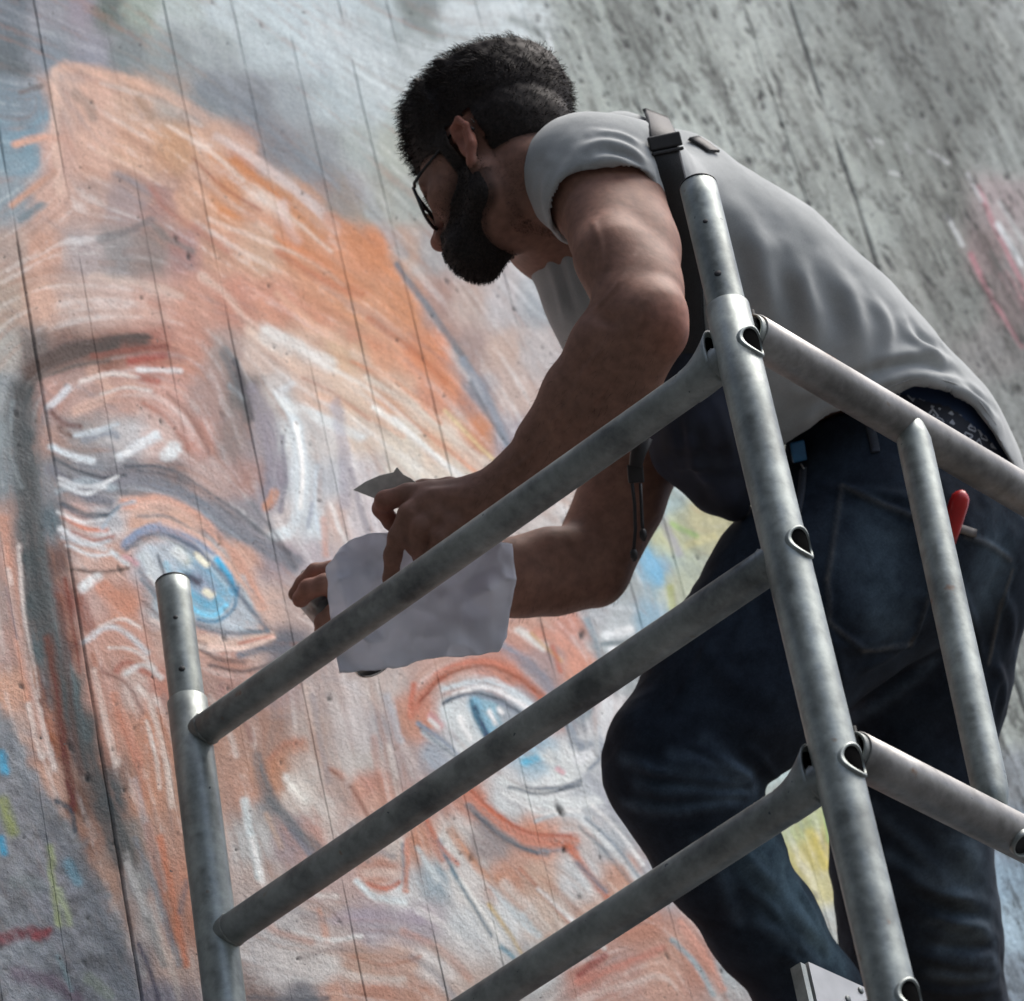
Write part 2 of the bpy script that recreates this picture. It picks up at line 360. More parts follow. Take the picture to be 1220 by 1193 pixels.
STROKES = '''
d9b8a6 10 .7 65,85 66,130 68,180 72,230
d7ab92 14 .6 75,80 150,95 230,130 300,175
cdb9ae 6 .5 120,100 180,118 240,150
c98a5c 12 .7 255,185 300,210 345,232
dcc2b7 12 .85 258,163 300,188 350,225 385,255 400,274
c77f4c 9 .7 280,190 310,215 345,240
dcc0b6 12 .8 337,245 343,270 354,288
c58252 9 .7 350,250 385,282
cd8250 18 .7 395,262 440,300 472,325
c9824f 8 .6 265,250 300,262
dfc3b2 6 .6 250,262 320,290 370,310 410,340
d0814f 10 .6 330,285 380,310 420,338
d39064 22 .5 400,330 450,350 490,380
dcae92 7 .5 225,205 245,240 268,275
b06a58 8 .35 180,225 200,250 235,275 270,300
8a8a90 16 .5 140,210 165,225 175,235
6f6c6e 9 .55 120,285 150,275 180,262
73706d 8 .5 185,270 200,285 230,300
8a7a70 12 .5 90,112 105,125 110,140
8a6f58 10 .4 165,120 180,140
7a96a6 16 .8 0,150 25,165 50,140
cba08e 9 .9 20,172 45,165 75,165
7d98a6 14 .8 0,190 20,205 40,195
c79a84 9 .8 15,245 40,225 65,205
78858c 9 .8 25,262 50,245
5c676d 14 .7 0,75 30,85
6a5a55 6 .5 25,110 50,102
767e86 70 .42 215,70 290,120 350,175 400,225
767f88 30 .6 250,105 300,135 350,185 390,215
9a9ca0 14 .5 420,215 450,260 480,300
77757a 7 .8 472,315 495,345 520,380 545,415 560,440
8c909a 9 .8 553,430 575,465 592,500 607,533
6f7078 3 .7 560,455 585,500 605,530
c97a4a 14 .55 490,420 540,465 575,510
d38d66 18 .5 420,400 470,420 520,450
c98a72 20 .4 290,340 360,370 420,400
dccfc0 11 .7 440,450 500,490 550,530 595,565
d8a184 6 .7 455,475 520,525 570,565
e3cf9a 4 .6 530,490 560,520 590,550
dcdcda 7 .6 470,500 520,545 560,575
d9b095 7 .6 380,470 430,490 480,520
dcc2ae 16 .5 300,395 360,440 420,470
d6d3cd 20 .7 318,398 350,415 392,432
cfd8db 13 .9 338,480 350,500 358,550 358,600 345,630 325,640
c9d3d9 6 .8 378,555 374,610 382,640
e0dcd8 5 .7 395,600 405,630 420,655
c79a8a 9 .6 385,620 388,660
9aa0ae 5 .6 372,600 366,628
d9dcda 12 .85 330,478 380,498 430,520
d8dcdd 9 .6 345,460 330,470
8d8791 22 .75 300,470 318,510 326,560 320,600
5f5f62 14 .7 268,420 285,460 295,500
8a8f93 7 .7 275,460 290,475
c98f70 10 .7 325,590 318,603
9a94a0 12 .5 400,480 410,540 412,600
8f8a93 6 .5 418,560 428,600 440,640
4b4340 17 .85 30,470 45,440 80,420 120,412 172,408
464a4c 30 .75 26,470 22,510 28,560 35,620 45,700 70,800 95,880 125,960 150,1020
5a6468 7 .5 40,600 55,690 80,790 105,880
7f8b8f 6 .5 15,480 12,540 25,580
a04a40 8 .7 155,430 195,425
a3554a 7 .6 165,450 188,455
dfe0e0 5 .55 165,440 215,442
d8b09c 12 .5 110,440 130,470 90,490
6a4a40 6 .6 70,510 85,520
c8ccd0 8 .7 58,485 70,475 80,462
7b7d86 12 .9 60,560 100,590 130,600
7f8088 19 .95 120,575 165,568 200,578 240,600 280,630 320,655 350,672
5a5c64 4 .6 165,560 200,566 240,585 285,620
5c6168 5 .8 75,600 100,612 126,614
a0adb5 9 .8 70,585 100,575 135,582
d5dadc 5 .8 70,577 100,588 125,580
cfd9de 7 .85 60,533 90,545 110,549
d3d9dc 10 .9 143,545 165,530 187,520
8f959d 8 .8 100,525 130,515 140,520
dadfdf 13 .85 199,545 209,532
d3a28e 12 .85 150,600 190,595 220,605 255,635 285,670 312,722
dcb8a8 7 .6 165,602 200,600 240,625
c87f66 4 .7 75,615 100,630 127,632
a9b8c4 4 .7 122,630 140,605 160,598
b9c6ce 4 .6 75,640 105,650 130,645
d5d9dc 6 .7 72,630 100,645 125,655
8c93a8 8 .9 148,650 165,635 190,632 215,640 240,660
6d7078 3 .6 165,615 200,615 235,635 265,660 290,695
c5ced2 16 .9 176,665 190,690 210,715
b9c5cb 38 .9 200,668 235,690 258,712
8ab8cf 26 .8 215,675 240,695 258,712
5fb4dc 8 .95 210,690 238,714 264,724 277,708 273,685 258,668
8f97a8 14 .85 238,678 250,697
c9cfc4 11 .85 222,670 212,658
e4e0c8 5 .9 234,660 241,669
e0dcc5 7 .85 244,702 251,708
4a5560 5 .7 188,660 198,690
6a7480 6 .6 195,655 200,668
2c6f98 4 .75 257,700 267,709
3f4a58 2.5 .7 225,688 240,696
b3c0c8 9 .8 288,690 298,722 288,745
77808a 4 .8 168,690 210,735 260,748 312,752
8a94a0 3 .7 232,715 262,732 285,735
d3b5a4 9 .8 240,762 290,766 322,756
6a5a58 5 .65 235,770 260,785 292,789
74757f 10 .85 288,779 320,772 342,768
b5685a 4 .65 285,767 325,758
d9a9b0 8 .8 148,665 162,672
d8dde0 6 .8 132,657 152,673
7a655e 4 .8 80,678 120,682 152,678
d9dcdc 10 .85 98,702 118,688
8a4f40 16 .75 94,715 106,745
c98a70 20 .7 125,700 152,722
c9c9cc 7 .8 100,765 128,748 150,755 175,778
b07060 8 .7 138,800 150,790 178,803
d5d2d0 7 .8 150,803 170,793 192,808
c8856a 12 .6 138,830 150,870 165,910
d8cfca 8 .6 165,820 185,838
6a3626 10 .9 58,760 68,820 78,900 88,965
7a3a2a 5 .6 78,690 86,740 96,800
c58f78 12 .7 5,620 15,700 30,800 50,890
cfc3bd 6 .6 10,680 25,760 45,840 65,915
6a7080 3 .5 8,700 20,760
d5cec8 8 .6 35,840 50,900
bd8060 18 .5 322,915 338,892 358,888
d8d2cc 16 .95 343,930 367,952
6a7178 14 .55 308,903 312,930 325,960 350,985 378,1012
7d7a84 9 .8 350,990 374,1022
c8d3d6 9 .75 290,955 300,1000 307,1045
b9a090 6 .6 318,970 335,1010
d6d2ce 20 .6 385,960 400,1000
c99a88 9 .7 398,918 432,942
c9c4c3 14 .75 422,815 434,890
a9adb5 10 .6 460,830 475,880
d3bfb4 8 .6 365,820 375,870
d0b9b0 14 .85 438,1040 472,1040
c07a68 5 .8 438,1054 460,1059 476,1050
d3dce0 7 .9 426,1050 445,1068 482,1073
7d8590 3 .8 480,1005 482,1050
c88a76 6 .7 486,1000 484,1060
c8d2d6 6 .7 498,1010 520,1050
a89cb0 16 .4 400,1095 450,1090 500,1095
c79078 8 .5 380,1085 390,1120
d0cbc8 24 .5 340,1140 390,1150
6c6d73 7 .7 295,1188 340,1192 390,1190
c87a62 12 .85 490,852 510,820 545,795 590,790 622,810 655,845
c06a50 7 .7 490,840 492,815
d0d8dc 9 .95 528,820 570,812 610,825 645,855
8c98a8 4 .9 533,834 560,828 600,840 632,868
cfd8da 24 .95 543,848 560,870 582,898
7fb0c8 14 .95 566,838 575,860 588,878
9aa5ae 16 .85 603,850 622,864
e8eef0 5 .95 583,848 590,862
f0f2f2 4 .9 594,844 598,849
4f7488 3 .85 561,834 566,855 580,882
d3a2a5 8 .9 513,853 524,864
d8dcdc 5 .8 512,858 522,866
8796a8 6 .9 498,862 530,885 548,902
c6d0d6 6 .85 503,872 535,894 562,914
6fb8d6 9 .95 626,907 646,902
d3dada 18 .95 653,900 672,926
d8b0b8 6 .85 664,916 670,920
8a949c 4 .9 608,935 640,940 670,938 692,930
d5dcdd 12 .95 598,930 640,955 680,958 722,950
c98570 17 .95 558,943 590,975 630,1000 682,1004
858084 9 .85 558,960 585,985 620,1010 652,1016
9a9298 4 .7 640,1015 690,1010
c0c8cc 5 .85 638,978 670,970 702,975
d3d9db 9 .85 688,970 720,1000 745,1030 772,1062
8f9aa5 4 .85 698,975 730,1005 762,1047
a9b0b8 9 .85 700,925 730,960 762,995
c8765a 9 .75 678,1008 700,1040 727,1075
8a8c95 7 .75 688,1028 722,1064
c4cfd4 10 .9 573,1030 600,1070 642,1114
c5947a 11 .85 538,990 565,1025 590,1050 622,1082
8fa8b5 6 .95 523,1003 540,1040 565,1080 590,1120 612,1142
d7d9d8 9 .85 543,1055 570,1090 592,1124
c8b48a 5 .75 583,1078 605,1110 622,1137
d8d6d3 13 .6 600,1055 650,1110
c59080 8 .8 503,960 515,1000 532,1032
d3d5d5 8 .7 530,1030 545,1060
b98a80 10 .5 470,960 480,990
d0927c 12 .85 642,752 672,768 692,800 702,835
e0dcd5 8 .85 618,750 648,772
c79a70 4 .75 633,755 668,788
8f8d98 12 .75 600,772 640,800 664,832
c06a50 5 .6 658,770 668,800
8d99a0 8 .75 700,740 716,790
d5dadb 9 .95 723,756 752,751
7f8a8e 5 .8 718,768 756,764
d5dadb 6 .85 728,775 752,772
7f8b90 10 .6 705,800 700,850
8e98a2 10 .85 672,850 685,885 702,890
d3d8da 9 .95 688,906 708,896
8f9aa5 4 .85 714,868 717,900 702,917
cfd3d4 16 .7 725,840 718,870
d5d9da 10 .7 735,900 725,930
c98070 10 .6 690,1170 740,1150 790,1130
54413b 20 .75 40,440 75,424 115,414 168,408
8a5548 14 .5 150,414 190,416 215,424
8a4a3c 6 .6 110,424 160,416 200,412
5d5550 5 .6 50,450 90,436 130,430
d8cdc6 4 .7 95,455 130,446 165,450
d9d2cd 3 .7 120,470 150,462 180,466
6a4038 7 .6 60,490 75,505 95,508
b9c3c9 5 .7 90,520 120,512 140,505
e0e2e2 6 .8 150,540 170,528 186,516
4e545c 4 .7 65,548 95,562 125,570 150,566
5a5e66 3.5 .75 150,556 190,556 230,574 270,600 310,632 345,660
9aa0a8 3 .6 165,582 205,590 245,612 285,642
dfe3e4 3.5 .7 70,570 95,580 120,578 140,568
dfe3e4 3 .65 68,610 95,622 122,620
5c6470 3 .7 70,600 96,616 122,616 142,604
d9e0e4 3 .7 80,650 110,662 140,660
a05a48 3 .6 85,634 110,644 135,640
6a7078 3 .6 160,652 185,640 215,650 245,676 275,712 300,742
e6e8e6 5 .8 178,684 196,710 216,728
3c4a5c 9 .6 226,690 236,700 244,706
e9ecea 6 .9 226,676 234,684
2f6f9c 3 .8 216,700 236,720 262,732 282,722 284,700
d9c5bb 4 .7 180,738 225,764 270,774 315,764
6f5a58 3 .6 170,716 205,748 245,768
4a4448 4 .6 250,792 290,800 325,790
e0dedb 4 .6 130,772 160,776 185,796
e0dedb 3 .6 120,746 145,738 168,748
7a4a40 4 .5 120,800 150,815 170,850
d9d4d0 4 .6 175,860 185,900 190,940
a86a50 6 .5 110,780 125,840 140,900
b5643f 10 .5 330,300 380,330 430,352
c47a4c 16 .5 300,250 340,275 390,320 440,345
cb8558 24 .45 420,300 455,330 490,380 510,420
b9693f 8 .5 440,380 490,415 530,455
e2cbbb 4 .7 200,150 250,180 290,215
e2cbbb 4 .6 310,230 350,262 395,300
a0583c 4 .5 230,190 270,225 310,250
e4d8cc 5 .7 400,440 450,470 500,515
d98c62 4 .6 420,430 470,455 525,505
e8e4dc 5 .8 445,485 495,522 545,568
b98a78 4 .5 360,450 400,470 440,500
f0f0ec 5 .8 352,505 360,555 358,605
7c7884 5 .6 336,520 340,570 334,610
5a5458 6 .6 280,430 292,470 300,500
8f6a60 6 .5 200,470 230,500 250,540
a86a58 5 .5 170,480 200,500 225,535
6c6a70 4 .6 300,600 330,640 352,676
5c3c34 7 .6 70,720 78,780 86,850 96,920
3c4244 16 .3 30,560 42,650 62,760 90,860
9a6a58 5 .5 15,700 30,790 48,880
dcd2cc 4 .6 22,650 30,740 48,830
4f5a66 3 .85 528,838 560,826 600,836 640,866
eef0f0 5 .9 540,826 580,820 620,838 650,862
8f4f3c 4 .7 500,836 530,806 575,794 615,806 645,828
3d5f76 5 .8 566,842 574,862 584,882
e9eded 6 .8 548,856 560,880
5f6a78 3 .8 500,868 530,892 556,912
5f6a76 3 .8 606,938 645,946 690,936
b3604a 4 .6 556,936 590,968 630,992 680,996
6a646c 4 .7 566,970 600,1000 640,1018
e4e8e8 4 .8 600,946 645,968 690,966
c06a4c 5 .6 500,956 520,1000 545,1030
e6e8e6 5 .8 548,1048 575,1086 600,1120
5d7484 3 .7 530,1020 556,1066 586,1116
b5745c 4 .6 620,1036 660,1080 700,1120
e0e2e2 5 .7 640,1060 680,1096 720,1130
7c868e 3 .7 690,985 722,1016 756,1058
e6e8e8 4 .8 706,960 736,990 766,1030
b0705a 7 .35 320,905 338,888 358,886
e8e6e0 8 .8 348,938 364,952
6a7076 9 .45 312,915 322,945 342,975 376,1010
e0dedc 6 .6 300,1000 312,1050
8a5a4c 4 .6 392,915 420,940 440,975
9a8078 4 .5 330,1080 370,1074 400,1090
dcdedd 5 .6 350,1110 390,1120 430,1116
b07a66 4 .5 420,1140 460,1150 500,1140
b6c2cb 36 .92 188,668 218,697 248,720 274,736
c9d2d6 12 .85 172,662 186,684 206,706
b4bfc8 16 .85 286,716 302,740
6f7684 4.5 .8 150,656 170,640 195,636 222,647 248,667 272,694 296,722 320,751
8f9ab2 7 .85 150,646 172,630 198,626 226,637 254,660
7a828c 4 .75 166,680 190,710 215,734 245,749 280,755 320,752
66b2d2 36 .9 232,698 250,714
93a2b6 18 .9 234,690 248,703
4a86a8 4 .7 262,676 280,700 278,726 258,740 236,738
7ccaea 6 .92 216,712 236,729 256,733 270,721
4a5666 8 .75 222,685 236,694
ece8d4 6 .95 237,664 246,673
ece8d4 7 .95 245,705 252,710
dde5e7 9 .92 219,665 207,656
8fb9cc 6 .8 198,672 212,700
46505c 3 .7 188,662 198,690
d9b3a2 6 .8 196,622 228,634 258,656 286,690 310,726
e0c2b4 5 .7 250,770 290,772 325,760
c9c3c0 12 .5 395,830 410,880 415,930
8f8a90 8 .4 372,830 380,880 392,930
b08070 8 .45 445,880 452,930 462,975
d8d4d0 9 .5 462,890 472,935 484,970
7f8088 7 .45 420,985 440,1010 470,1020
a87868 9 .4 400,1010 430,1030 470,1030
dedcd9 8 .55 350,1040 372,1062 400,1070
8a8488 8 .45 330,1060 350,1084 385,1096
b98a78 10 .45 300,1085 330,1110 370,1122
d8d2cd 10 .5 395,1150 430,1165 480,1168
9a8a88 8 .4 360,1140 395,1132 440,1134
c8907a 10 .4 480,1110 520,1128 560,1165
e0e0df 7 .5 500,1085 530,1105 565,1140
8c8a92 7 .45 490,1140 520,1160 540,1190
b87a64 9 .45 140,850 160,900 172,950
d6cfc9 8 .5 180,840 196,900 204,960
8f7f7c 7 .4 196,830 212,890 218,950
dccfc6 8 .45 112,800 124,850 138,910
9b6a58 7 .45 104,790 116,850 128,910
cfc4be 7 .5 250,830 268,860 282,900
98706a 6 .45 262,818 284,845 300,880
b7b0b4 8 .45 160,930 176,990 196,1060
a86c56 8 .45 175,985 190,1050 206,1120
d9cfc7 7 .45 190,1110 204,1150 214,1190
c0a090 10 .4 230,200 262,232 300,262
d8b49c 9 .4 120,180 160,196 205,222
b98a72 9 .35 100,200 140,215 180,240
8f7a76 10 .35 150,300 190,300 225,318
d3bcae 10 .45 110,330 160,336 215,352
b87c66 9 .35 180,360 220,380 250,410
d9c2b2 9 .4 240,330 270,352 300,392
c98460 10 .4 360,350 410,380 450,412
dcae90 8 .45 330,350 380,390 440,430
e0c8b4 8 .45 420,420 460,450 500,486
9a4a45 8 .6 690,1160 720,1140
c5cbcd 10 .7 640,1180 670,1150 700,1135
8fa0a8 6 .7 800,1120 830,1150 850,1185
d39a88 10 .7 810,1100 840,1140 860,1180
5aa6cc 14 .7 760,590 785,600
8cb85a 6 .5 800,625 830,640
6fb0d0 14 .7 765,650 785,690
d0c88a 8 .5 820,650 850,640
b0b870 8 .6 800,700 805,740
9a9aa8 9 .6 785,610 810,660
d3c45a 10 .6 965,990 985,1030
8cb86a 9 .6 985,960 990,1000
c98a93 6 .85 1156,303 1170,335 1190,370 1218,412
d5dadb 4 .85 1130,260 1146,292
c98f98 5 .85 1165,223 1185,270 1222,345
d3d8da 4 .75 1153,208 1170,240
d3d8da 6 .85 1188,268 1217,314
c5cacb 4 .6 1190,240 1220,290
cfa0a5 9 .75 1196,326 1225,368
7f8a88 5 .6 1180,300 1210,350
d5dada 3 .9 1060,205 1072,208
c9cfce 3 .85 1032,160 1040,176
c9cfce 3 .8 1040,166 1052,170
d0d6d6 4 .85 1108,180 1130,196
d0d6d6 4 .6 1080,172 1086,182
d3d9d9 4 .85 1128,258 1134,266
c6d0d2 60 .5 400,40 470,90 520,60
c9d4d6 34 .7 540,20 590,30 640,20
c9d4d6 18 .8 560,15 610,10 625,30
d0dadb 5 .8 652,40 658,62
78827f 16 .6 480,5 500,25 515,40
7f8987 10 .6 610,22 640,36
78807c 10 .55 700,20 718,70 728,120
7f8783 12 .55 762,20 780,75 802,135
8a928d 8 .5 660,5 690,30
848c88 12 .5 850,0 880,50
737b78 10 .5 1010,60 1050,150
737b78 12 .5 1090,20 1130,120 1170,200
737b78 10 .5 1150,20 1190,100
7a827e 14 .4 1030,200 1070,290
b0b8b2 12 .5 1170,0 1200,70 1218,130
b5bdb7 12 .5 900,190 960,250 1000,290
a5ada7 8 .5 1100,140 1110,170
6a737c 24 .5 0,868 40,960 90,1040 130,1130 160,1200
6d757e 60 .3 -20,960 20,1060 80,1180
747a82 30 .4 -30,900 10,980
3d9ac0 9 .9 0,898 6,918
3d9ac0 8 .9 0,1000 4,1016
8f9a5c 12 .8 2,955 10,975 16,990
9aa678 9 .75 60,1010 62,1040 70,1100
a3b08a 9 .7 72,1060 82,1100
6b99ac 12 .7 80,1030 92,1050
7c444c 14 .8 0,1120 30,1112 55,1112
8f4a50 8 .7 40,1118 58,1108
6d5a6c 18 .6 20,1160 60,1170 90,1190
7f8a8c 16 .6 20,1050 50,1055
8a9788 12 .6 105,1165 130,1185
7a9298 6 .6 70,1140 85,1180
47505a 6 .8 68,955 84,965 90,990
9b9a98 8 .7 150,1020 170,1080 195,1150
c8c6c4 7 .7 152,1030 172,1090
80848c 7 .7 160,1000 185,1060 215,1150
c67c5e 8 .75 190,1000 205,1070 222,1150
7d6f74 8 .6 222,1050 215,1085
5d5a6a 5 .7 165,1125 180,1160 190,1195
'''
RS, R0X, R0Y = 1.6, -170.0, -150.0
RW, RH = 976, 950
gx, gy = np.meshgrid(R0X + RS * np.arange(RW), R0Y + RS * np.arange(RH))
def sample_img(im, x, y):
    h, w = im.shape[:2]; x = np.clip(x, 0, w - 1.01); y = np.clip(y, 0, h - 1.01); i = x.astype(int); j = y.astype(int); fx = x - i; fy = y - j
    if im.ndim == 3: fx = fx[..., None]; fy = fy[..., None]
    return (im[j, i] * (1 - fx) + im[j, i + 1] * fx) * (1 - fy) + (im[j + 1, i] * (1 - fx) + im[j + 1, i + 1] * fx) * fy
def paint_mural():
    # first coat: loose patches of colour
    pts = [t.split(',') for t in BASE.split()]
    bx = np.array([float(t[0]) for t in pts]); by = np.array([float(t[1]) for t in pts]); bc = np.array([lin(hexc(t[2])) for t in pts])
    k = 5; cx_, cy_ = np.clip(gx[::k, ::k], 0, 1220), np.clip(gy[::k, ::k], 0, 1193)
    num = np.zeros(cx_.shape + (3,)); den = np.full(cx_.shape, 1e-9)
    for x, y, c in zip(bx, by, bc):
        w = 1.0 / (((cx_ - x) ** 2 + (cy_ - y) ** 2) / 400.0 + 0.35) ** 2.4
        num += w[..., None] * c; den += w
    coarse = num / den[..., None]
    n1, n2, n3, n4 = fbm2(gx / 60, gy / 60, 3, 1), fbm2(gx / 60, gy / 60, 3, 5), fbm2(gx / 13, gy / 13, 2, 9), fbm2(gx / 13, gy / 13, 2, 13)
    wx = gx + 10 * n1 + 9 * n3; wy = gy + 10 * n2 + 9 * n4
    img = sample_img(coarse, (wx - R0X) / RS / k, (wy - R0Y) / RS / k)
    # older dark graffiti in the lower corner, with a ragged edge
    edge = np.interp(gy, [835, 960, 1010, 1110, 1193, 1300], [-6, 66, 104, 146, 170, 195]); mk = 1 / (1 + np.exp((wx + 14 * n3 - edge) / 3.0)) * (gy > 800)
    tone = lin(hexc('7f878e')) * (1 + 1.3 * fbm2(gx / 22, gy / 22, 3, 33))[..., None] + np.array([.02, .02, .03]) * np.clip(fbm2(gx / 6, gy / 6, 2, 36) * 4, -1, 1)[..., None]
    img = img * (1 - .9 * mk[..., None]) + np.clip(tone, .01, 1) * .9 * mk[..., None]
    # direction of the brush everywhere, taken from the strokes themselves
    T = np.zeros((RH // 8 + 1, RW // 8 + 1, 2)); hx8, hy8 = gx[::8, ::8], gy[::8, ::8]; T = np.zeros(hx8.shape + (2,)); T[..., 0] = .004; T[..., 1] = .010
    for ln in STROKES.strip().split('\n'):
        t = ln.split(); wd = float(t[1]); P = np.array([[float(v) for v in q.split(',')] for q in t[3:]])
        for a, b in zip(P[:-1], P[1:]):
            n = max(1, int(np.linalg.norm(b - a) / 14)); th = 2 * math.atan2(b[1] - a[1], b[0] - a[0])
            for q in range(n):
                c = a + (b - a) * (q + .5) / n; w = np.exp(-((hx8 - c[0]) ** 2 + (hy8 - c[1]) ** 2) / (2 * (16 + wd) ** 2)); T[..., 0] += w * math.cos(th); T[..., 1] += w * math.sin(th)
    ang8 = T; A0 = sample_img(ang8, (gx - R0X) / RS / 8, (gy - R0Y) / RS / 8); an = .5 * np.arctan2(A0[..., 1], A0[..., 0]); dx, dy = np.cos(an), np.sin(an)
    jj, ii = np.mgrid[0:RH, 0:RW].astype(float)
    g = np.random.default_rng(5); layers = []
    for sc_, L, st_ in ((1.6, 12, 1.3), (4.5, 16, 2.2)):
        src = g.random((int(RH / sc_) + 2, int(RW / sc_) + 2)); acc = np.zeros((RH, RW))
        for sg in (1, -1):
            x, y = ii.copy(), jj.copy(); vx, vy = dx * sg, dy * sg
            for _ in range(L):
                acc += src[np.clip((y / sc_).astype(int), 0, src.shape[0] - 1), np.clip((x / sc_).astype(int), 0, src.shape[1] - 1)]
                xi = np.clip(x.astype(int), 0, RW - 1); yi = np.clip(y.astype(int), 0, RH - 1); nx, ny = dx[yi, xi], dy[yi, xi]; f = np.sign(nx * vx + ny * vy); f[f == 0] = 1
                vx, vy = nx * f, ny * f; x = x + vx * st_; y = y + vy * st_
        acc /= 2 * L; layers.append((acc - acc.mean()) / acc.std())
    fine, broad = layers
    sd = (gx * .28 + 4 * fine * 0) ; 
    def lay(img):
        for ln in STROKES.strip().split('\n'):
            t = ln.split(); c = lin(hexc(t[0])); wd = float(t[1]); al = float(t[2])
            P = np.array([[float(v) for v in q.split(',')] for q in t[3:]]); P = spline(P, 5) if len(P) > 2 else P
            lo = P.min(0) - wd * 1.6 - 12; hi = P.max(0) + wd * 1.6 + 12
            i0, i1 = np.clip(((np.array([lo[0], hi[0]]) - R0X) / RS).astype(int), 0, RW); j0, j1 = np.clip(((np.array([lo[1], hi[1]]) - R0Y) / RS).astype(int), 0, RH)
            if i1 <= i0 or j1 <= j0: continue
            s_ = np.s_[j0:j1, i0:i1]; k_ = min(1, wd / 10); ax_ = gx[s_] + k_ * (3 * n1[s_] + 3.5 * n3[s_]); ay_ = gy[s_] + k_ * (3 * n2[s_] + 3.5 * n4[s_])
            best = np.full(ax_.shape, 1e9)
            for a, b in zip(P[:-1], P[1:]):
                ba = b - a; tt = np.clip(((ax_ - a[0]) * ba[0] + (ay_ - a[1]) * ba[1]) / (ba @ ba + 1e-9), 0, 1)
                best = np.minimum(best, np.hypot(ax_ - a[0] - tt * ba[0], ay_ - a[1] - tt * ba[1]))
            r = wd * 0.52 * (1 + .16 * broad[s_]); sft = max(1.4, wd * (0.15 if wd < 7 else 0.26))
            m = al / (1 + np.exp((best - r) / (sft * 0.45))) * np.clip(1 + .16 * fine[s_], 0, 1.1); m = np.minimum(m, 1)
            img[s_] = img[s_] * (1 - m[..., None]) + c * m[..., None]
        return img
    paint = np.clip((700 - (gx - .12 * gy)) / 120, 0, 1)            # bare concrete to the right of this
    paint = np.maximum(paint, np.clip((gy - 420) / 160, 0, 1) * np.clip((1100 - gx) / 60, 0, 1)) * (1 - .6 * mk)
    whit, peach, blue = lin(hexc('d9dcdb')), lin(hexc('c98a6a')), lin(hexc('7f8a96'))
    b2 = np.roll(np.roll(broad, 211, 0), 137, 1)
    for wgt, c in ((np.clip(broad - .6, 0, 2) * (.05 + .10 * np.clip((gy + .0 * gx - 90) / 80, 0, 1)), whit), (np.clip(-broad - .7, 0, 2) * .10, peach), (np.clip(b2 - .9, 0, 2) * .09, blue)):
        w = (wgt * paint)[..., None]; img = img * (1 - w) + c * w
    img = lay(img)
    def blur(a, r):
        for ax in (0, 1):
            pad = [(0, 0)] * 3; pad[ax] = (r + 1, r); c = np.cumsum(np.pad(a, pad, mode='edge'), axis=ax); n = a.shape[ax]
            a = (np.take(c, np.arange(2 * r + 1, 2 * r + 1 + n), ax) - np.take(c, np.arange(0, n), ax)) / (2 * r + 1)
        return a
    lum = blur(blur(img, 9), 9); fi = blur(img, 2)
    img = np.clip(img + (.30 * (img - lum) + .40 * (img - fi)) * (.35 + .65 * paint)[..., None], .012, .92)
    g_ = img.mean(-1, keepdims=True); img = g_ + (img - g_) * .90
    img = img * np.clip(1 + paint * (.04 * fine + .05 * broad), .6, 1.5)[..., None]
    return img
MURAL = paint_mural()
def mural_at(px, py): return sample_img(MURAL, (px - R0X) / RS, (py - R0Y) / RS)

m_wall, nt, b = new_mat('painted_concrete')
att = nd(nt, 'ShaderNodeVertexColor', layer_name='Col')
ng = noise_node(nt, 420, 3, 0.7)
rg = ramp(nt, ng.outputs[0], [(0.32, (0.80, 0.80, 0.80)), (0.5, (1.0, 1.0, 1.0)), (0.70, (1.12, 1.12, 1.12))])
c1 = mixc(nt, 1.0, att.outputs[0], rg.outputs[0], 'MULTIPLY')
nb = noise_node(nt, 34, 5, 0.65)
rb = ramp(nt, nb.outputs[0], [(0.34, (0.90, 0.91, 0.92)), (0.52, (1, 1, 1)), (0.7, (1.07, 1.06, 1.05))])
c2 = mixc(nt, 0.8, c1, rb.outputs[0], 'MULTIPLY')
nk = noise_node(nt, 130, 2, 0.5); rk = ramp(nt, nk.outputs[0], [(0.70, (0, 0, 0)), (0.745, (1, 1, 1))])
nk2 = noise_node(nt, 9, 2, 0.5); rk2 = ramp(nt, nk2.outputs[0], [(0.45, (0, 0, 0)), (0.6, (1, 1, 1))])
mm = nd(nt, 'ShaderNodeMath', operation='MULTIPLY'); nt.links.new(rk.outputs[0], mm.inputs[0]); nt.links.new(rk2.outputs[0], mm.inputs[1])
c3 = mixc(nt, mm.outputs[0], c2, (0.06, 0.06, 0.065))
nt.links.new(c3, b.inputs['Base Color'])
b.inputs['Roughness'].default_value = 0.82; b.inputs['Specular IOR Level'].default_value = 0.25
nbm = noise_node(nt, 150, 5, 0.7); bump(nt, b, nbm.outputs[0], 0.6, 0.004)
m_conc = simple('grey_concrete', (0.30, 0.31, 0.30), 0.9, nscale=3, var=0.3, bstr=0.2)

SEAMS = [(-230, 1.2), (-165, 1.6), (-97, 1.4), (-27, 4.6), (40, 1.9), (121, 1.0), (194, 2.6), (275, 1.5), (337, 2.2), (402, 2.4), (460, .8), (516, 1.4), (565, 2.6), (619, 1.6), (672, .8), (725, .8), (778, .8), (831, .8), (884, 2.2), (940, 14.0), (1002, .7), (1064, .7), (1126, .7), (1188, .7)]
seam_u = [float(wall_uv(wall_pt(x, 0))[0]) for x, _ in SEAMS]
su = [(seam_u[0] - 0.10 * k, 1.5) for k in range(12, 0, -1)] + [(u, s[1]) for u, s in zip(seam_u, SEAMS)] + [(seam_u[-1] + 0.12 * k, 2.0) for k in range(1, 15)]
WH = 9.4
v_lo = float(wall_uv(PW - wS * (PW[2] / wS[2]))[1]); v_hi = v_lo + WH / wS[2]
cornersV = wall_uv(np.array([wall_pt(x, y) for x in (-60, 1280) for y in (-60, 1253)]))
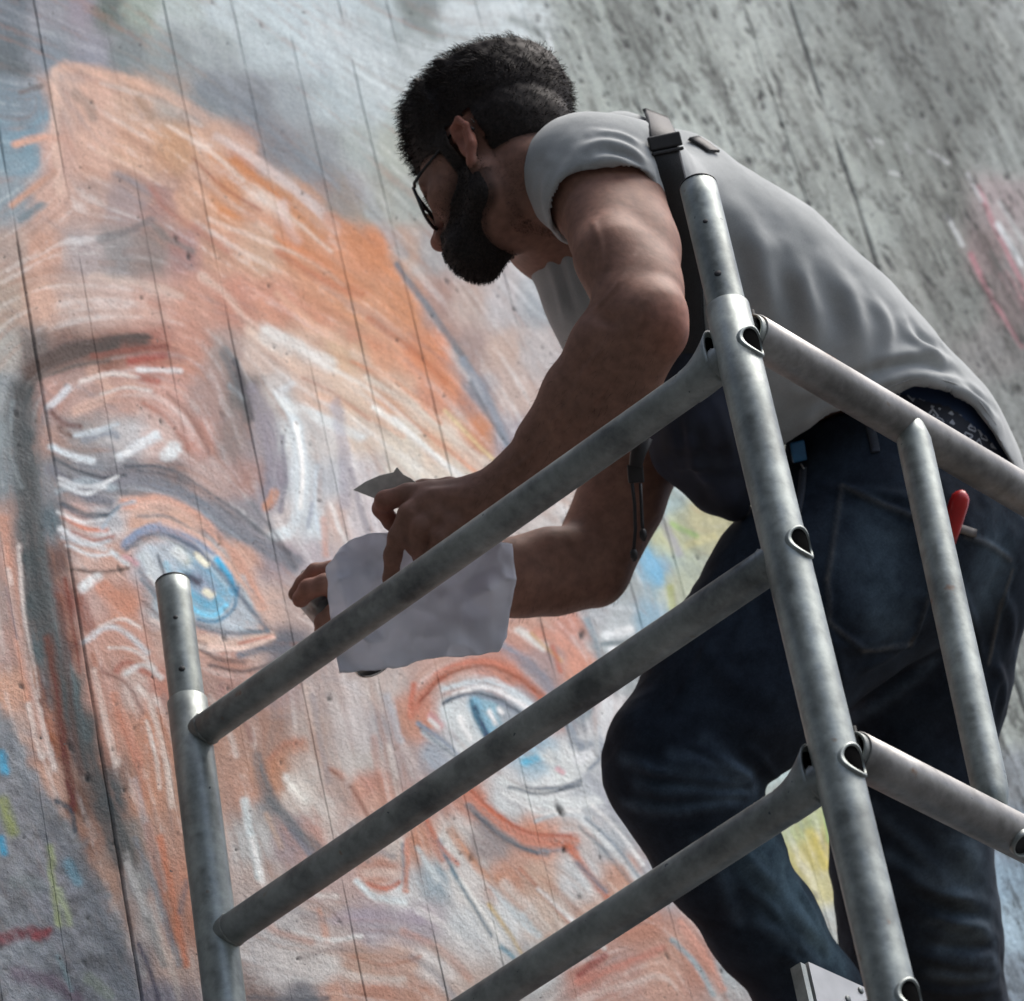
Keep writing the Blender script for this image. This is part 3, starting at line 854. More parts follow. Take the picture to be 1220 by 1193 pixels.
va, vb = cornersV[:, 1].min() - .02, cornersV[:, 1].max() + .02
# bug holes: small round pits, their recess shade painted in as dark colour, most of them in the bare concrete at the right
NH = 1700
hx = np.where(RNG.random(NH) < 0.72, RNG.uniform(640, 1230, NH), RNG.uniform(-20, 640, NH)); hy = RNG.uniform(-20, 1200, NH)
hy = np.where((hx > 640) & (RNG.random(NH) < 0.8), RNG.uniform(-20, 560, NH), hy)
HU = wall_uv(np.array([wall_pt(x, y) for x, y in zip(hx, hy)]))
hr = RNG.gamma(1.1, 0.0016, NH) + 0.0006; hr = np.minimum(hr, 0.0070) * np.where(hx > 640, 1.2, .5)
hst = RNG.uniform(1.0, 2.4, NH); hsk = RNG.uniform(-.9, .9, NH); hdp = RNG.uniform(.35, 1.15, NH)
wall = empty('concrete_wall', PW - wS * (PW[2] / wS[2]), 'tall concrete wall with upright shuttering joints and an unfinished orange face mural with blue eyes', 'wall')
GW = 0.0034
for si in range(len(su) - 1):
    (u0, g0), (u1, g1) = su[si], su[si + 1]
    g0 *= 0.00068; g1 *= 0.00068
    seen = u1 > cornersV[:, 0].min() - .03 and u0 < cornersV[:, 0].max() + .03
    nU = max(3, int((u1 - u0 - 1.2 * (g0 + g1)) / GW)) if seen else 3
    U = np.concatenate([[u0, u0 + g0 * .35, u0 + g0 * .75], np.linspace(u0 + g0 * 1.3, u1 - g1 * 1.3, nU), [u1 - g1 * .75, u1 - g1 * .35, u1]])
    D = np.zeros(len(U)); D[0] = D[1] = -min(g0 * 1.6, .006); D[-1] = D[-2] = -min(g1 * 1.6, .006)
    joint_dark = np.zeros(len(U)); joint_dark[0] = joint_dark[1] = min(.95, .02 + g0 * 235); joint_dark[-1] = joint_dark[-2] = min(.95, .02 + g1 * 235)
    lo = np.linspace(v_lo, va, 30, endpoint=False); hi_ = np.linspace(vb, v_hi, 24)[1:]
    mid = np.arange(va, vb, 0.0038) if seen else np.linspace(va, vb, 20, endpoint=False)
    Vv = np.concatenate([lo, mid, hi_ if hi_[0] > mid[-1] else hi_])
    UU, VV = np.meshgrid(U, Vv); nr, nc = UU.shape
    uu, vv = UU.ravel(), VV.ravel()
    DD = np.broadcast_to(D, UU.shape).ravel().copy(); di = np.broadcast_to(joint_dark, UU.shape).ravel().copy()
    # joints are ragged: their depth and dark colour come and go along their length
    jn = np.clip(0.60 + 2.4 * fbm2(vv * 9, uu * .3, 3, 31), 0.12, 1); DD *= jn; di *= np.clip(jn * 1.15, 0, 1)
    DD += 0.0035 * fbm2(uu * 9 + si * 3.1, vv * 5, 3, 40) + 0.0012 * fbm2(uu * 60, vv * 22, 2, 44)
    if seen:
        P0 = PW + np.stack([uu, vv, uu * 0], 1) @ _B.T
        pp = proj(P0); col = mural_at(pp[:, 0], pp[:, 1])
        us = uu + .15 * vv; st = fbm2(us * 30, vv * 3.4, 4, 50); st2 = fbm2(us * 130, vv * 15, 3, 54)
        bare = np.clip((pp[:, 0] + pp[:, 1] * -0.35 - 560) / 160, 0, 1)
        col = col * np.clip(1 + (0.12 + .75 * bare) * st + (0.12 + .45 * bare) * st2 + bare * .8 * fbm2(uu * 260, vv * 210, 3, 58) - .55 * bare * np.clip((fbm2(us * 75, vv * 34, 4, 59) - .10) * 14, 0, 1) - .25 * bare * np.clip((fbm2(us * 26, vv * 7, 4, 62) - .08) * 10, 0, 1) + bare * .9 * fbm2(us * 7, vv * 1.6, 3, 57), 0.35, 1.8)[:, None]
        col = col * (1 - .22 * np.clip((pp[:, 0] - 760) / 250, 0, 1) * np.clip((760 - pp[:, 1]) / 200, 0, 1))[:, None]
        hole = np.zeros(len(uu))
        for (hu, hv, _), r, s, sk, dp in zip(HU, hr, hst, hsk, hdp):
            if hu < u0 - .01 or hu > u1 + .01: continue
            m = np.nonzero((np.abs(uu - hu) < r * 2) & (np.abs(vv - hv) < r * s * 2))[0]
            dv_ = vv[m] - hv; q = np.hypot((uu[m] - hu + sk * dv_ * .5) / r, dv_ / (r * s)) * (1 + .9 * fbm2(uu[m] * 500, vv[m] * 400, 2, 3)); w = np.clip(1.5 - q, 0, 1) * dp
            hole[m] = np.maximum(hole[m], w)
        DD -= 0.0022 * hole; di = np.maximum(di, hole * 0.9)
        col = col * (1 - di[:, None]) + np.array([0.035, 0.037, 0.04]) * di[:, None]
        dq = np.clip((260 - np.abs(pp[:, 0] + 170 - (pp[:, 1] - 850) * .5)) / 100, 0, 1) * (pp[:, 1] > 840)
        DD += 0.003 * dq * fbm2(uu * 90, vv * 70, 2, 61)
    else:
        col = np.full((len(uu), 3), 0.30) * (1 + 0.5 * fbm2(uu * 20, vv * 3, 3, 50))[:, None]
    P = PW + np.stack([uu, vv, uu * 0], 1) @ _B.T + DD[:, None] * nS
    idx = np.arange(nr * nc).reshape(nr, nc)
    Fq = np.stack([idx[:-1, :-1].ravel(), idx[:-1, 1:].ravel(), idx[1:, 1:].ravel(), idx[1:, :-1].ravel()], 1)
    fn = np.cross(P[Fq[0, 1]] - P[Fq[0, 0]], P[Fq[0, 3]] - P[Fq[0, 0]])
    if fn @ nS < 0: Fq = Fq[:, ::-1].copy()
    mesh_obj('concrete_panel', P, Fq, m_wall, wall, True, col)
def box_mesh(c, ex, ey, ez):
    """corner origin c + three edge vectors"""
    V = [c + i * ex + j * ey + k * ez for k in (0, 1) for j in (0, 1) for i in (0, 1)]
    F = [(0, 2, 3, 1), (4, 5, 7, 6), (0, 1, 5, 4), (2, 6, 7, 3), (0, 4, 6, 2), (1, 3, 7, 5)]
    if np.cross(ex, ey) @ ez < 0: F = [f[::-1] for f in F]
    return np.array(V), F
uL, uR = su[0][0], su[-1][0]
Vb, Fb = box_mesh(PW + hS * uL + wS * v_lo - nS * 0.02, hS * (uR - uL), wS * (v_hi - v_lo), -nS * 0.6)
mesh_obj('wall_core', Vb, Fb, m_conc, wall, False)

# ground and an unseen slab added to shade the place
m_ground = simple('asphalt_ground', (0.055, 0.055, 0.057), 0.92, nscale=8, var=0.35)
Vg = np.array([[-60, -60, 0], [60, -60, 0], [60, 60, 0], [-60, 60, 0.0]])
tag(mesh_obj('ground', Vg, [(0, 1, 2, 3)], m_ground, None, False), kind='structure')

# unseen slab added overhead: it shades everything from the camera's side
m_shade_slab = simple('shade_slab_concrete', (0.20, 0.20, 0.195), .9, nscale=1.5, var=.25)
V, F = box_mesh(np.array([-32.0, -34.0, 9.55]), np.array([33.2, 0, 0]), np.array([0, 34.9, 0]), np.array([0, 0, 0.9]))
tag(mesh_obj('shade_slab', V, F, m_shade_slab, None, False), kind='structure')
# ------------------------------------------------------------------ scaffold tower of galvanised tube
def frame_of(d):
    d = nrm(d); a = np.array([0, 0, 1.0]) if abs(d[2]) < 0.9 else np.array([1.0, 0, 0])
    x = nrm(np.cross(a, d)); return x, np.cross(d, x), d
def tube_mesh(a, b, ro, ri=None, n=36, bev=0.0008, seg=10, squash=None):
    """open tube with wall thickness; squash(t)->(sx, sy) flattens it along its length"""
    a = np.asarray(a, float); b = np.asarray(b, float); x, y, d = frame_of(b - a); L = np.linalg.norm(b - a)
    ri = ro - 0.0032 if ri is None else ri
    ts = [0, bev] + list(np.linspace(0, L, seg + 2)[1:-1]) + [L - bev, L]
    prof = [(ri + bev, 0)] + [(ro - bev if i in (0, len(ts) - 1) else ro, t) for i, t in enumerate(ts)] + [(ri + bev, L), (ri, L - bev), (ri, bev)]
    th = np.linspace(0, 2 * math.pi, n, endpoint=False); V = []
    for r, t in prof:
        s = squash(t / L) if squash else (1, 1)
        V.append(a + d * t + np.outer(np.cos(th) * r * s[0], x) + np.outer(np.sin(th) * r * s[1], y))
    m = len(prof); V = np.concatenate(V); F = []
    for i in range(m):
        j = (i + 1) % m
        for k in range(n): F.append((i * n + k, i * n + (k + 1) % n, j * n + (k + 1) % n, j * n + k))
    return V, np.array(F)
def cap_mesh(c, d, r, n=24, h=0.003):
    x, y, d = frame_of(d); th = np.linspace(0, 2 * math.pi, n, endpoint=False)
    V = [np.asarray(c) + d * z + r_ * (math.cos(t) * x + math.sin(t) * y) for r_, z in ((r, 0), (r, h * .6), (r - h * .4, h)) for t in th]
    F = [(i * n + k, i * n + (k + 1) % n, (i + 1) * n + (k + 1) % n, (i + 1) * n + k) for i in (0, 1) for k in range(n)]
    F.append(tuple(range(2 * n, 3 * n))); F.append(tuple(range(n))[::-1]); return np.array(V), F

def steel(name, base, dark, rough, metal, splat=(0.03, 0.05, 0.06)):
    m, nt, b = new_mat(name)
    n1 = noise_node(nt, 11, 5, 0.62); n2 = noise_node(nt, 70, 4, 0.6)
    n1b = noise_node(nt, 38, 6, 0.72); r1b = ramp(nt, n1b.outputs[0], [(0.34, (.80, .80, .80)), (.5, (1, 1, 1)), (.66, (1.12, 1.12, 1.12))])
    r1 = ramp(nt, n1.outputs[0], [(0.34, dark), (0.5, base), (0.70, tuple(min(1, c * 1.35) for c in base))])
    r2 = ramp(nt, n2.outputs[0], [(0.3, (0.82, 0.82, 0.82)), (0.65, (1.08, 1.08, 1.08))])
    c = mixc(nt, 1.0, r1.outputs[0], r2.outputs[0], 'MULTIPLY'); c = mixc(nt, 1.0, c, r1b.outputs[0], 'MULTIPLY')
    n3 = noise_node(nt, 85, 3, 0.6); r3 = ramp(nt, n3.outputs[0], [(0.72, (0, 0, 0)), (0.745, (1, 1, 1))])
    c = mixc(nt, r3.outputs[0], c, splat)
    n5 = noise_node(nt, 24, 3, 0.5); r5 = ramp(nt, n5.outputs[0], [(0.70, (0, 0, 0)), (0.76, (1, 1, 1))])
    c = mixc(nt, r5.outputs[0], c, (0.18, 0.10, 0.055))
    nt.links.new(c, b.inputs['Base Color'])
    rr = ramp(nt, n2.outputs[0], [(0.3, (rough - .08,) * 3), (0.7, (rough + .14,) * 3)]); nt.links.new(rr.outputs[0], b.inputs['Roughness'])
    inv = nd(nt, 'ShaderNodeMath', operation='SUBTRACT'); inv.inputs[0].default_value = 1; nt.links.new(r3.outputs[0], inv.inputs[1])
    mu = nd(nt, 'ShaderNodeMath', operation='MULTIPLY'); mu.inputs[1].default_value = metal; nt.links.new(inv.outputs[0], mu.inputs[0]); nt.links.new(mu.outputs[0], b.inputs['Metallic'])
    bump(nt, b, n1b.outputs[0], 0.10, 0.0015); return m
m_post = steel('galvanised_steel', (0.27, 0.30, 0.285), (0.16, 0.18, 0.172), 0.42, 0.5)
m_rung = steel('worn_steel', (0.23, 0.25, 0.24), (0.10, 0.11, 0.11), 0.46, 0.5)
m_rail = steel('alloy_rail', (0.26, 0.255, 0.245), (0.17, 0.168, 0.16), 0.45, 0.55)
m_alloy = simple('bright_alloy_sheet', (0.40, 0.41, 0.41), 0.45, 0.4, nscale=18, var=0.15)
m_claw = simple('dark_claw_steel', (0.035, 0.036, 0.036), .7, nscale=60, spec=.12)
m_mouth_shade = simple('painted_mouth_shade', (0.006, 0.006, 0.006), .9, nscale=60, spec=.0, bstr=0)  # near-black colour standing in for the shade inside tube mouths
m_darkcap = simple('black_plastic_and_hole_shade', (0.012, 0.012, 0.013), 0.55, nscale=80)

def at_z(P0, px, py):
    """height on the vertical line through P0 that projects nearest to a pixel"""
    z = np.linspace(-1, 2, 6001); q = proj(P0 + z[:, None] * ZX); return z[np.argmin((q[:, 0] - px) ** 2 + (q[:, 1] - py) ** 2)]
DR = 4.60
PR = W(908, 540, DR)
best = None
for L in np.linspace(0.5, 1.2, 351):
    P = PR + AX * L; z = np.linspace(-1, 0.6, 1601); q = proj(P + z[:, None] * ZX)
    e = np.hypot(q[:, 0] - 243, q[:, 1] - 993); i = e.argmin()
    if best is None or e[i] < best[0]: best = (e[i], L, z[i])
LF = best[1]; PL = PR + AX * LF
zg = -PR[2]
zR = {k: at_z(PR, *v) for k, v in dict(top=(838, 222), joint=(872, 366), r1=(881, 420), r2=(938.6, 660), r3=(999, 920), b1=(874, 382), b2=(990, 884), ring4=(1058, 1180)).items()}
zL = {k: at_z(PL, *v) for k, v in dict(top=(204, 696), joint=(226, 836), r1=(241, 879), r2=(272, 1118)).items()}
sc_e = empty('scaffold_tower', np.array([PR[0], PR[1], 0]), 'galvanised tube scaffold tower with three cross rungs standing in front of the painted wall', 'scaffold')
RO, RI = 0.0252, 0.0215
LB = 1.75
def add_post(P, joint, top, hidden=False):
    o = mesh_obj('post', *tube_mesh(P + ZX * zg, P + ZX * joint, RO, seg=30), m_post, sc_e)
    s = mesh_obj('spigot', *tube_mesh(P + ZX * (joint - .05), P + ZX * top, RO - 0.0033, seg=8), m_post, o)
    c = mesh_obj('end_cap', *cap_mesh(P + ZX * top, ZX, RO - 0.0030), m_darkcap, o)
    V, F = box_mesh(P + ZX * zg - (AX + BX) * .06, AX * .12, BX * .12, ZX * .008); mesh_obj('base_plate', V, F, m_rung, o, False)
    if not hidden:
        for dz, w in ((0.035, 0.0042), (0.115, 0.003)):
            v = nrm(CAM - P) * np.array([1, 1, 0]); v = nrm(v - BX * .1)
            mesh_obj('pin_hole_shade', *cap_mesh(P + ZX * (joint + dz) + v * (RO - .0036), v, w, 14, .0006), m_darkcap, o)  # black disc painted in for the shade of an uncut hole
    return o
post_r = add_post(PR, zR['joint'], zR['top'])
post_l = add_post(PL, zL['joint'], zL['top'])
for P in (PR + BX * LB, PL + BX * LB): add_post(P, zR['joint'], zR['top'], True)
zr = [zR['r1'], zR['r2'], zR['r3']]
zl = [zL['r1'], zL['r2'], zL['r2'] - (zL['r1'] - zL['r2']) * (zR['r2'] - zR['r3']) / (zR['r1'] - zR['r2'])]
step = (zr[0] - zr[2]) / 2
while zr[-1] - step > zg + .2: zr.append(zr[-1] - step); zl.append(zl[-1] - step)
def saddle_ring(P, d, r, rp, out, n=40, wt=0.0032):
    """open end of a rung, cut to the round of the post it passes through"""
    x, y, d = frame_of(d); V = []; th = np.linspace(0, 2 * math.pi, n, endpoint=False)
    for rr, e in ((r, -.004), (r, out), (r - wt, out), (r - wt, -.02)):
        off = r * np.stack([np.cos(th), np.sin(th)], 1)
        hor = np.cross(ZX, d); hh = np.outer(np.cos(th) * rr, x) + np.outer(np.sin(th) * rr, y)
        s = np.sqrt(np.maximum(rp ** 2 - (hh @ hor) ** 2, 0)) + e
        V.append(P + hh + s[:, None] * d)
    V = np.concatenate(V); F = [(i * n + k, i * n + (k + 1) % n, (i + 1) * n + (k + 1) % n, (i + 1) * n + k) for i in range(3) for k in range(n)]
    return V, np.array(F)
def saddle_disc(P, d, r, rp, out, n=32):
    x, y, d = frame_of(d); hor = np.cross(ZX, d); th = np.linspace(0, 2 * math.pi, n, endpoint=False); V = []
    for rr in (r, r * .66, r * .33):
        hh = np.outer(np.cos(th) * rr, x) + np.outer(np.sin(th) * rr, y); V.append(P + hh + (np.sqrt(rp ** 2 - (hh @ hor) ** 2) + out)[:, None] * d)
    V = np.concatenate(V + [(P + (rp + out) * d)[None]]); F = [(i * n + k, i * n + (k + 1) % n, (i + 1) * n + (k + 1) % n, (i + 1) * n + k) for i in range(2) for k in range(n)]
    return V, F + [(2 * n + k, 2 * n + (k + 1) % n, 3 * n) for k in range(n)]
def flare_section(A, u, t, off, n=32):
    th = np.linspace(0, 2 * math.pi, n, endpoint=False); hor = np.cross(ZX, u)
    c = A + u * (.074 - .046 * t) + ZX * (.015 * t * t); a = .0205 * (1 + .10 * t) + off; b = .0205 * (1 + .75 * t * t) + off
    return c + np.outer(np.cos(th) * a, hor) + np.outer(np.sin(th) * b, ZX)
def flared_end(A, u, n=32):
    """rung end opened out into a tall mouth where it meets the post"""
    T = list(np.linspace(0, 1, 9)); V = np.concatenate([flare_section(A, u, t, .0006) for t in T] + [flare_section(A, u, t, -.0034) for t in (1, .7, .4)])
    return V, [(i * n + k, i * n + (k + 1) % n, (i + 1) * n + (k + 1) % n, (i + 1) * n + k) for i in range(11) for k in range(n)]
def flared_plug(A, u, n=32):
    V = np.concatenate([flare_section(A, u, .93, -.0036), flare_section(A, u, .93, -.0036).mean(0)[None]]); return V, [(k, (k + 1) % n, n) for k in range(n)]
def weld_bead(P, d, r, n=40, seed=0):
    x, y, d = frame_of(d); g = np.random.default_rng(seed); V = []
    for k in range(n):
        a = 2 * math.pi * k / n; o = math.cos(a) * x + math.sin(a) * y; w = .0022 * (1 + .35 * math.sin(k * 2.4) + g.normal(0, .1))
        V += [P + o * (r - .001) - d * w, P + o * (r + w * .55), P + o * (r - .001) + d * w * 1.2]
    return np.array(V), [(k * 3 + j, (k + 1) % n * 3 + j, (k + 1) % n * 3 + j + 1, k * 3 + j + 1) for k in range(n) for j in (0, 1)]
RR = 0.0205
for i, (a, c) in enumerate(zip(zr, zl)):
    A, C = PR + ZX * a, PL + ZX * c
    u = nrm(C - A)
    o = mesh_obj('rung', *tube_mesh(A + u * .012, C - u * .012, RR, seg=16), m_rung, sc_e)
    if i < 5:
        mesh_obj('weld', *weld_bead(C - u * (RO + .001), u, RR, seed=i), m_rung, o); mesh_obj('weld', *weld_bead(A + u * (RO + .001), u, RR, seed=i + 9), m_rung, o)
        mesh_obj('rung_mouth', *saddle_ring(A, -u, 0.0200, RO, 0.0035), m_post, o)
        mesh_obj('rung_mouth_shade', *saddle_disc(A, -u, 0.0170, RO, 0.0010), m_mouth_shade, o)  # dark disc on the uncut post, painted shade of the open mouth
    if i in (0, 2):
        V, F = flared_end(A, u); mesh_obj('rung_collar', V, F, m_rung, o)
        V, F = flared_plug(A, u); mesh_obj('collar_mouth_shade', V, F, m_mouth_shade, o)  # dark disc stands in for shade inside the flared mouth
    mesh_obj('rung', *tube_mesh(A + BX * LB + u * .012, C + BX * LB - u * .012, RR, seg=4), m_rung, sc_e)
# guard rails along the long side, hooked round the post with open claws
def band(P, ang0, ang1, r, t, zlo, zhi, n=26, tilt=0.0):
    """curved strip round a vertical axis"""
    V = []
    for a in np.linspace(ang0, ang1, n):
        dr = math.cos(a) * AX + math.sin(a) * BX; e = min(abs(a - ang0), abs(a - ang1)); cut = 0.004 * max(0, 1 - e / .5) ** 2
        V += [P + dr * (r + t * k) + ZX * (z + tilt * math.cos(a)) for k, z in ((0, zlo + cut), (1, zlo + cut), (1, zhi - cut), (0, zhi - cut))]
    F = []
    for i in range(n - 1):
        for k in range(4): F.append((i * 4 + k, i * 4 + (k + 1) % 4, (i + 1) * 4 + (k + 1) % 4, (i + 1) * 4 + k))
    F += [(0, 1, 2, 3)[::-1], tuple((n - 1) * 4 + k for k in range(4))]
    return np.array(V), F
for key in ('b1', 'b2'):
    A = PR + ZX * zR[key]
    for P, hid in ((A, False),):
        o = mesh_obj('guard_rail', *tube_mesh(P + BX * (RO + .012), P + BX * (LB - RO - .012), 0.0243, seg=16), m_rail, sc_e)
        if not hid:
            mesh_obj('claw', *band(P + AX * .004, 0.75, 2.05, .0335, 0.0035, -.030, .030), m_claw, o)
            mesh_obj('end_sleeve', *tube_mesh(P + BX * (RO + .004), P + BX * (RO + .020), 0.0220, seg=3), m_rung, o)
            for k in range(2):
                nn = nrm(-AX * .35 + ZX + 0 * BX)
                mesh_obj('rivet', *cap_mesh(P + BX * (.062 + .034 * k) + nn * .0240, nn, .0034, 12, .0012), m_rung, o)
# flattened upright brace between the two guard rails
def on_rail(key, px, py):
    A = PR + ZX * zR[key]; t = np.linspace(0, LB, 3001); q = proj(A + t[:, None] * BX)
    return A + BX * t[np.argmin((q[:, 0] - px) ** 2 + (q[:, 1] - py) ** 2)]
B1, B2 = on_rail('b1', 1083, 504), on_rail('b2', 1190, 985)
sq = lambda t: (1.0 + .12 * max(0, 1 - t / .12) ** 2, 1.0 - .25 * max(0, 1 - t / .05) ** 2 - .35 * max(0, (t - .94) / .06) ** 2)
br = mesh_obj('brace', *tube_mesh(B1 - ZX * .006 - AX * .004, B2 + ZX * .020, 0.0205, seg=24, squash=sq), m_post, sc_e)
BS = on_rail('b2', 1199, 1000)
nn = nrm(-ZX - AX * .55)
mesh_obj('socket', *tube_mesh(BS + nn * .016, BS + nn * .030, 0.0155, 0.0130, seg=2), m_rung, sc_e)
mesh_obj('socket_shade', *cap_mesh(BS + nn * .0235, nn, 0.0135, 20, .001), m_darkcap, sc_e)  # black disc stands in for the shaded inside of the socket
# toe board of bright sheet and the working platform below the picture
T0 = W(963, 1146, 4.86)
V, F = box_mesh(T0 - ZX * .15, BX * 1.2, AX * .022, ZX * .15)
tb = mesh_obj('toe_board', V, F, m_alloy, sc_e, False)
V, F = box_mesh(T0 - ZX * .152 - BX * .013 + AX * .002, BX * .009, AX * .016, ZX * .148); mesh_obj('toe_board_hook', V, F, m_post, tb, False)
for k in range(2):
    V, F = cap_mesh(T0 + BX * (.062 + .03 * k) - ZX * (.030 - .022 * k), -AX, .0045, 14, .002); mesh_obj('rivet', V, F, m_rung, tb)
# ------------------------------------------------------------------ the painter
def basis_from(f, u):
    f = nrm(f); l = nrm(np.cross(u, f)); return f, np.cross(f, l), l            # forward, up, left
def camvec(x, y, z): return nrm(cR * x - cU * y + cF * z)                        # right, down, away
hF, hU, hL = basis_from(nrm(AX - ZX * 0.19 - BX * 0.09), ZX + BX * .02)
EAR = W(557, 173, 5.20)
H0 = EAR - hL * 0.073 + hF * 0.004
def H(f, u, l): return H0 + (hF * f + hU * u + hL * l) * 0.001
def hloc(P): return (P - H0) @ np.stack([hF, hU, hL], 1) * 1000.0
HA = np.stack([hF, hU, hL])                                                        # rows for ellipsoids
def head_field(F):
    E = lambda c, r, k=.02, sub=False: F.ell(H(*c), np.array(r) * .001, HA, k, sub)
    Cn = lambda a, ra, b, rb, k=.015, sub=False: F.cone(H(*a), ra * .001, H(*b), rb * .001, k, sub)
    E((-8, 56, 0), (96, 86, 75)); E((28, 48, 0), (68, 70, 66)); E((-42, 44, 0), (60, 68, 66))
    E((42, -8, 0), (50, 62, 58)); E((30, 30, 0), (66, 56, 63))
    for s in (-1, 1):
        Cn((4, -30, 50 * s), 17, (14, -58, 46 * s), 14, .02); Cn((14, -58, 45 * s), 14, (72, -84, 15 * s), 14, .02)
        E((66, -8, 43 * s), (20, 16, 18), .022)                                    # cheekbones
        Cn((90, 33, 10 * s), 8, (80, 34, 44 * s), 8, .016)                         # brow
        E((89, 16, 31 * s), (14, 12, 15), .012, True)                               # eye sockets
        E((78, 15, 31 * s), (14, 12.5, 14), .004)                                   # eyeballs under lids
        Cn((91, 17, 20 * s), 3.2, (88, 19, 44 * s), 3.0, .004); Cn((91, 9, 22 * s), 2.6, (87, 10, 42 * s), 2.4, .004)
        E((104, -24, 11 * s), (10, 8, 8), .008)                                    # wings of the nose
    Cn((93, 26, 0), 9, (115, -16, 0), 9.5, .014); E((116, -19, 0), (10, 9.5, 10.5), .008)
    Cn((74, -84, 0), 17, (66, -78, 0), 20, .02); E((84, -50, 0), (22, 26, 28), .02)
    Cn((99, -42, -18), 4.2, (103, -40, 0), 5, .006); Cn((103, -40, 0), 5, (99, -42, 18), 4.2, .006)
    Cn((97, -52, -15), 5, (100, -51, 0), 6.2, .006); Cn((100, -51, 0), 6.2, (97, -52, 15), 5, .006)
    for s in (-1, 1):                                                              # ears
        c = (-3, 2, 74 * s)
        t = [(0, -28, 73), (-13, -10, 80), (-19, 14, 86), (-12, 34, 86), (3, 35, 79), (8, 20, 74)]
        for p, q in zip(t[:-1], t[1:]): Cn((p[0], p[1], p[2] * s), 4.2, (q[0], q[1], q[2] * s), 4.2, .004)
        E((-6, 6, 75 * s), (14, 30, 6), .006); E((0, -28, 72 * s), (8, 9, 5), .006)
        E((-3, 4, 82 * s), (8, 14, 6), .005, True); Cn((-6, -12, 77 * s), 3.2, (-11, 14, 80 * s), 3.0, .004)
        Cn((5, -2, 71 * s), 3.6, (4, -10, 70 * s), 3.4, .004)
    return F
head = head_field(Field())

body = head_field(Field())
NB = (652, 262, 5.32)                                                              # root of the neck
body.cone(H(-8, -42, 0), .046, W(*NB), .060, .03)
body.cone(H(20, -62, 0), .030, W(644, 284, 5.30), .028, .025)
body.cone(H(-46, -36, 22), .018, W(655, 215, 5.24), .030, .03)
# trunk, hidden by the clothes
body.chain([(690, 270, 5.34, 78), (780, 320, 5.38, 86), (920, 400, 5.43, 84), (1050, 490, 5.47, 62), (1085, 550, 5.49, 56)], .05)
# near (left) arm
body.chain([(692, 214, 5.20, 56), (712, 228, 5.17, 57), (742, 290, 5.10, 52), (758, 345, 5.02, 45), (775, 382, 4.965, 37)], .035)
body.chain([(714, 258, 5.10, 38), (728, 305, 5.03, 40), (740, 345, 4.99, 31)], .022)            # biceps
body.chain([(754, 245, 5.15, 39), (766, 300, 5.08, 37), (779, 350, 5.0, 28)], .025)            # triceps
body.chain([(782, 372, 4.96, 32), (786, 392, 4.945, 26)], .02)
body.cone(W(792, 380, 4.95), .019, W(796, 392, 4.945), .017, .012)                                   # point of the elbow
body.chain([(767, 388, 4.965, 42), (732, 432, 4.985, 42), (693, 481, 5.0, 36), (653, 529, 5.03, 29.5), (619, 565, 5.05, 26), (590, 588, 5.065, 28)], .03)
body.chain([(742, 366, 4.98, 32), (715, 410, 4.98, 32), (680, 462, 5.0, 27), (640, 520, 5.02, 20)], .02)  # brachioradialis
body.chain([(786, 405, 4.955, 24), (752, 470, 4.985, 28), (700, 515, 5.01, 24), (640, 560, 5.04, 18)], .02)
# near hand: back of the hand, four fingers, thumb
body.chain([(590, 588, 5.065, 27), (560, 600, 5.075, 29), (524, 606, 5.085, 30), (506, 604, 5.09, 24)], .018)
body.chain([(566, 612, 5.07, 22), (536, 626, 5.075, 22), (516, 626, 5.08, 19)], .015)
for pts in (
    [(512, 588, 5.085, 15), (486, 589, 5.085, 12.5), (459, 597, 5.09, 12), (455, 606, 5.105, 11), (466, 622, 5.115, 9.5), (478, 632, 5.12, 8.5)],       # index, closed on the card
    [(508, 598, 5.07, 15), (487, 612, 5.06, 12.5), (474, 640, 5.065, 11.5), (468, 662, 5.075, 10.5), (466, 690, 5.09, 9.5), (467, 702, 5.10, 7.5)],          # middle finger, straight down
    [(520, 612, 5.06, 14.5), (502, 628, 5.05, 12.5), (496, 650, 5.06, 12), (503, 664, 5.08, 10.5), (516, 664, 5.10, 9.5)],                                 # ring
    [(540, 624, 5.055, 14), (526, 642, 5.045, 12), (521, 660, 5.055, 11.5), (528, 672, 5.075, 10), (542, 670, 5.095, 9)],                                   # little
    [(562, 590, 5.10, 15), (536, 582, 5.115, 13), (505, 583, 5.125, 11.5), (480, 588, 5.125, 10.5), (466, 594, 5.12, 8.5)]):                                # thumb behind the card
    body.chain(pts, .0065)
for a, c in (((512, 590, 5.075), .0105), ((507, 600, 5.063), .0105), ((520, 613, 5.053), .010), ((539, 625, 5.047), .0095)):
    body.ell(W(*a), (c, c, c), None, .012)                                          # knuckles
for a, c in (((575, 586), (516, 588)), ((575, 592), (512, 598)), ((578, 600), (524, 612))):
    body.cone(W(*a, 5.045), .0045, W(*c, 5.055), .0045, .012)                       # tendons
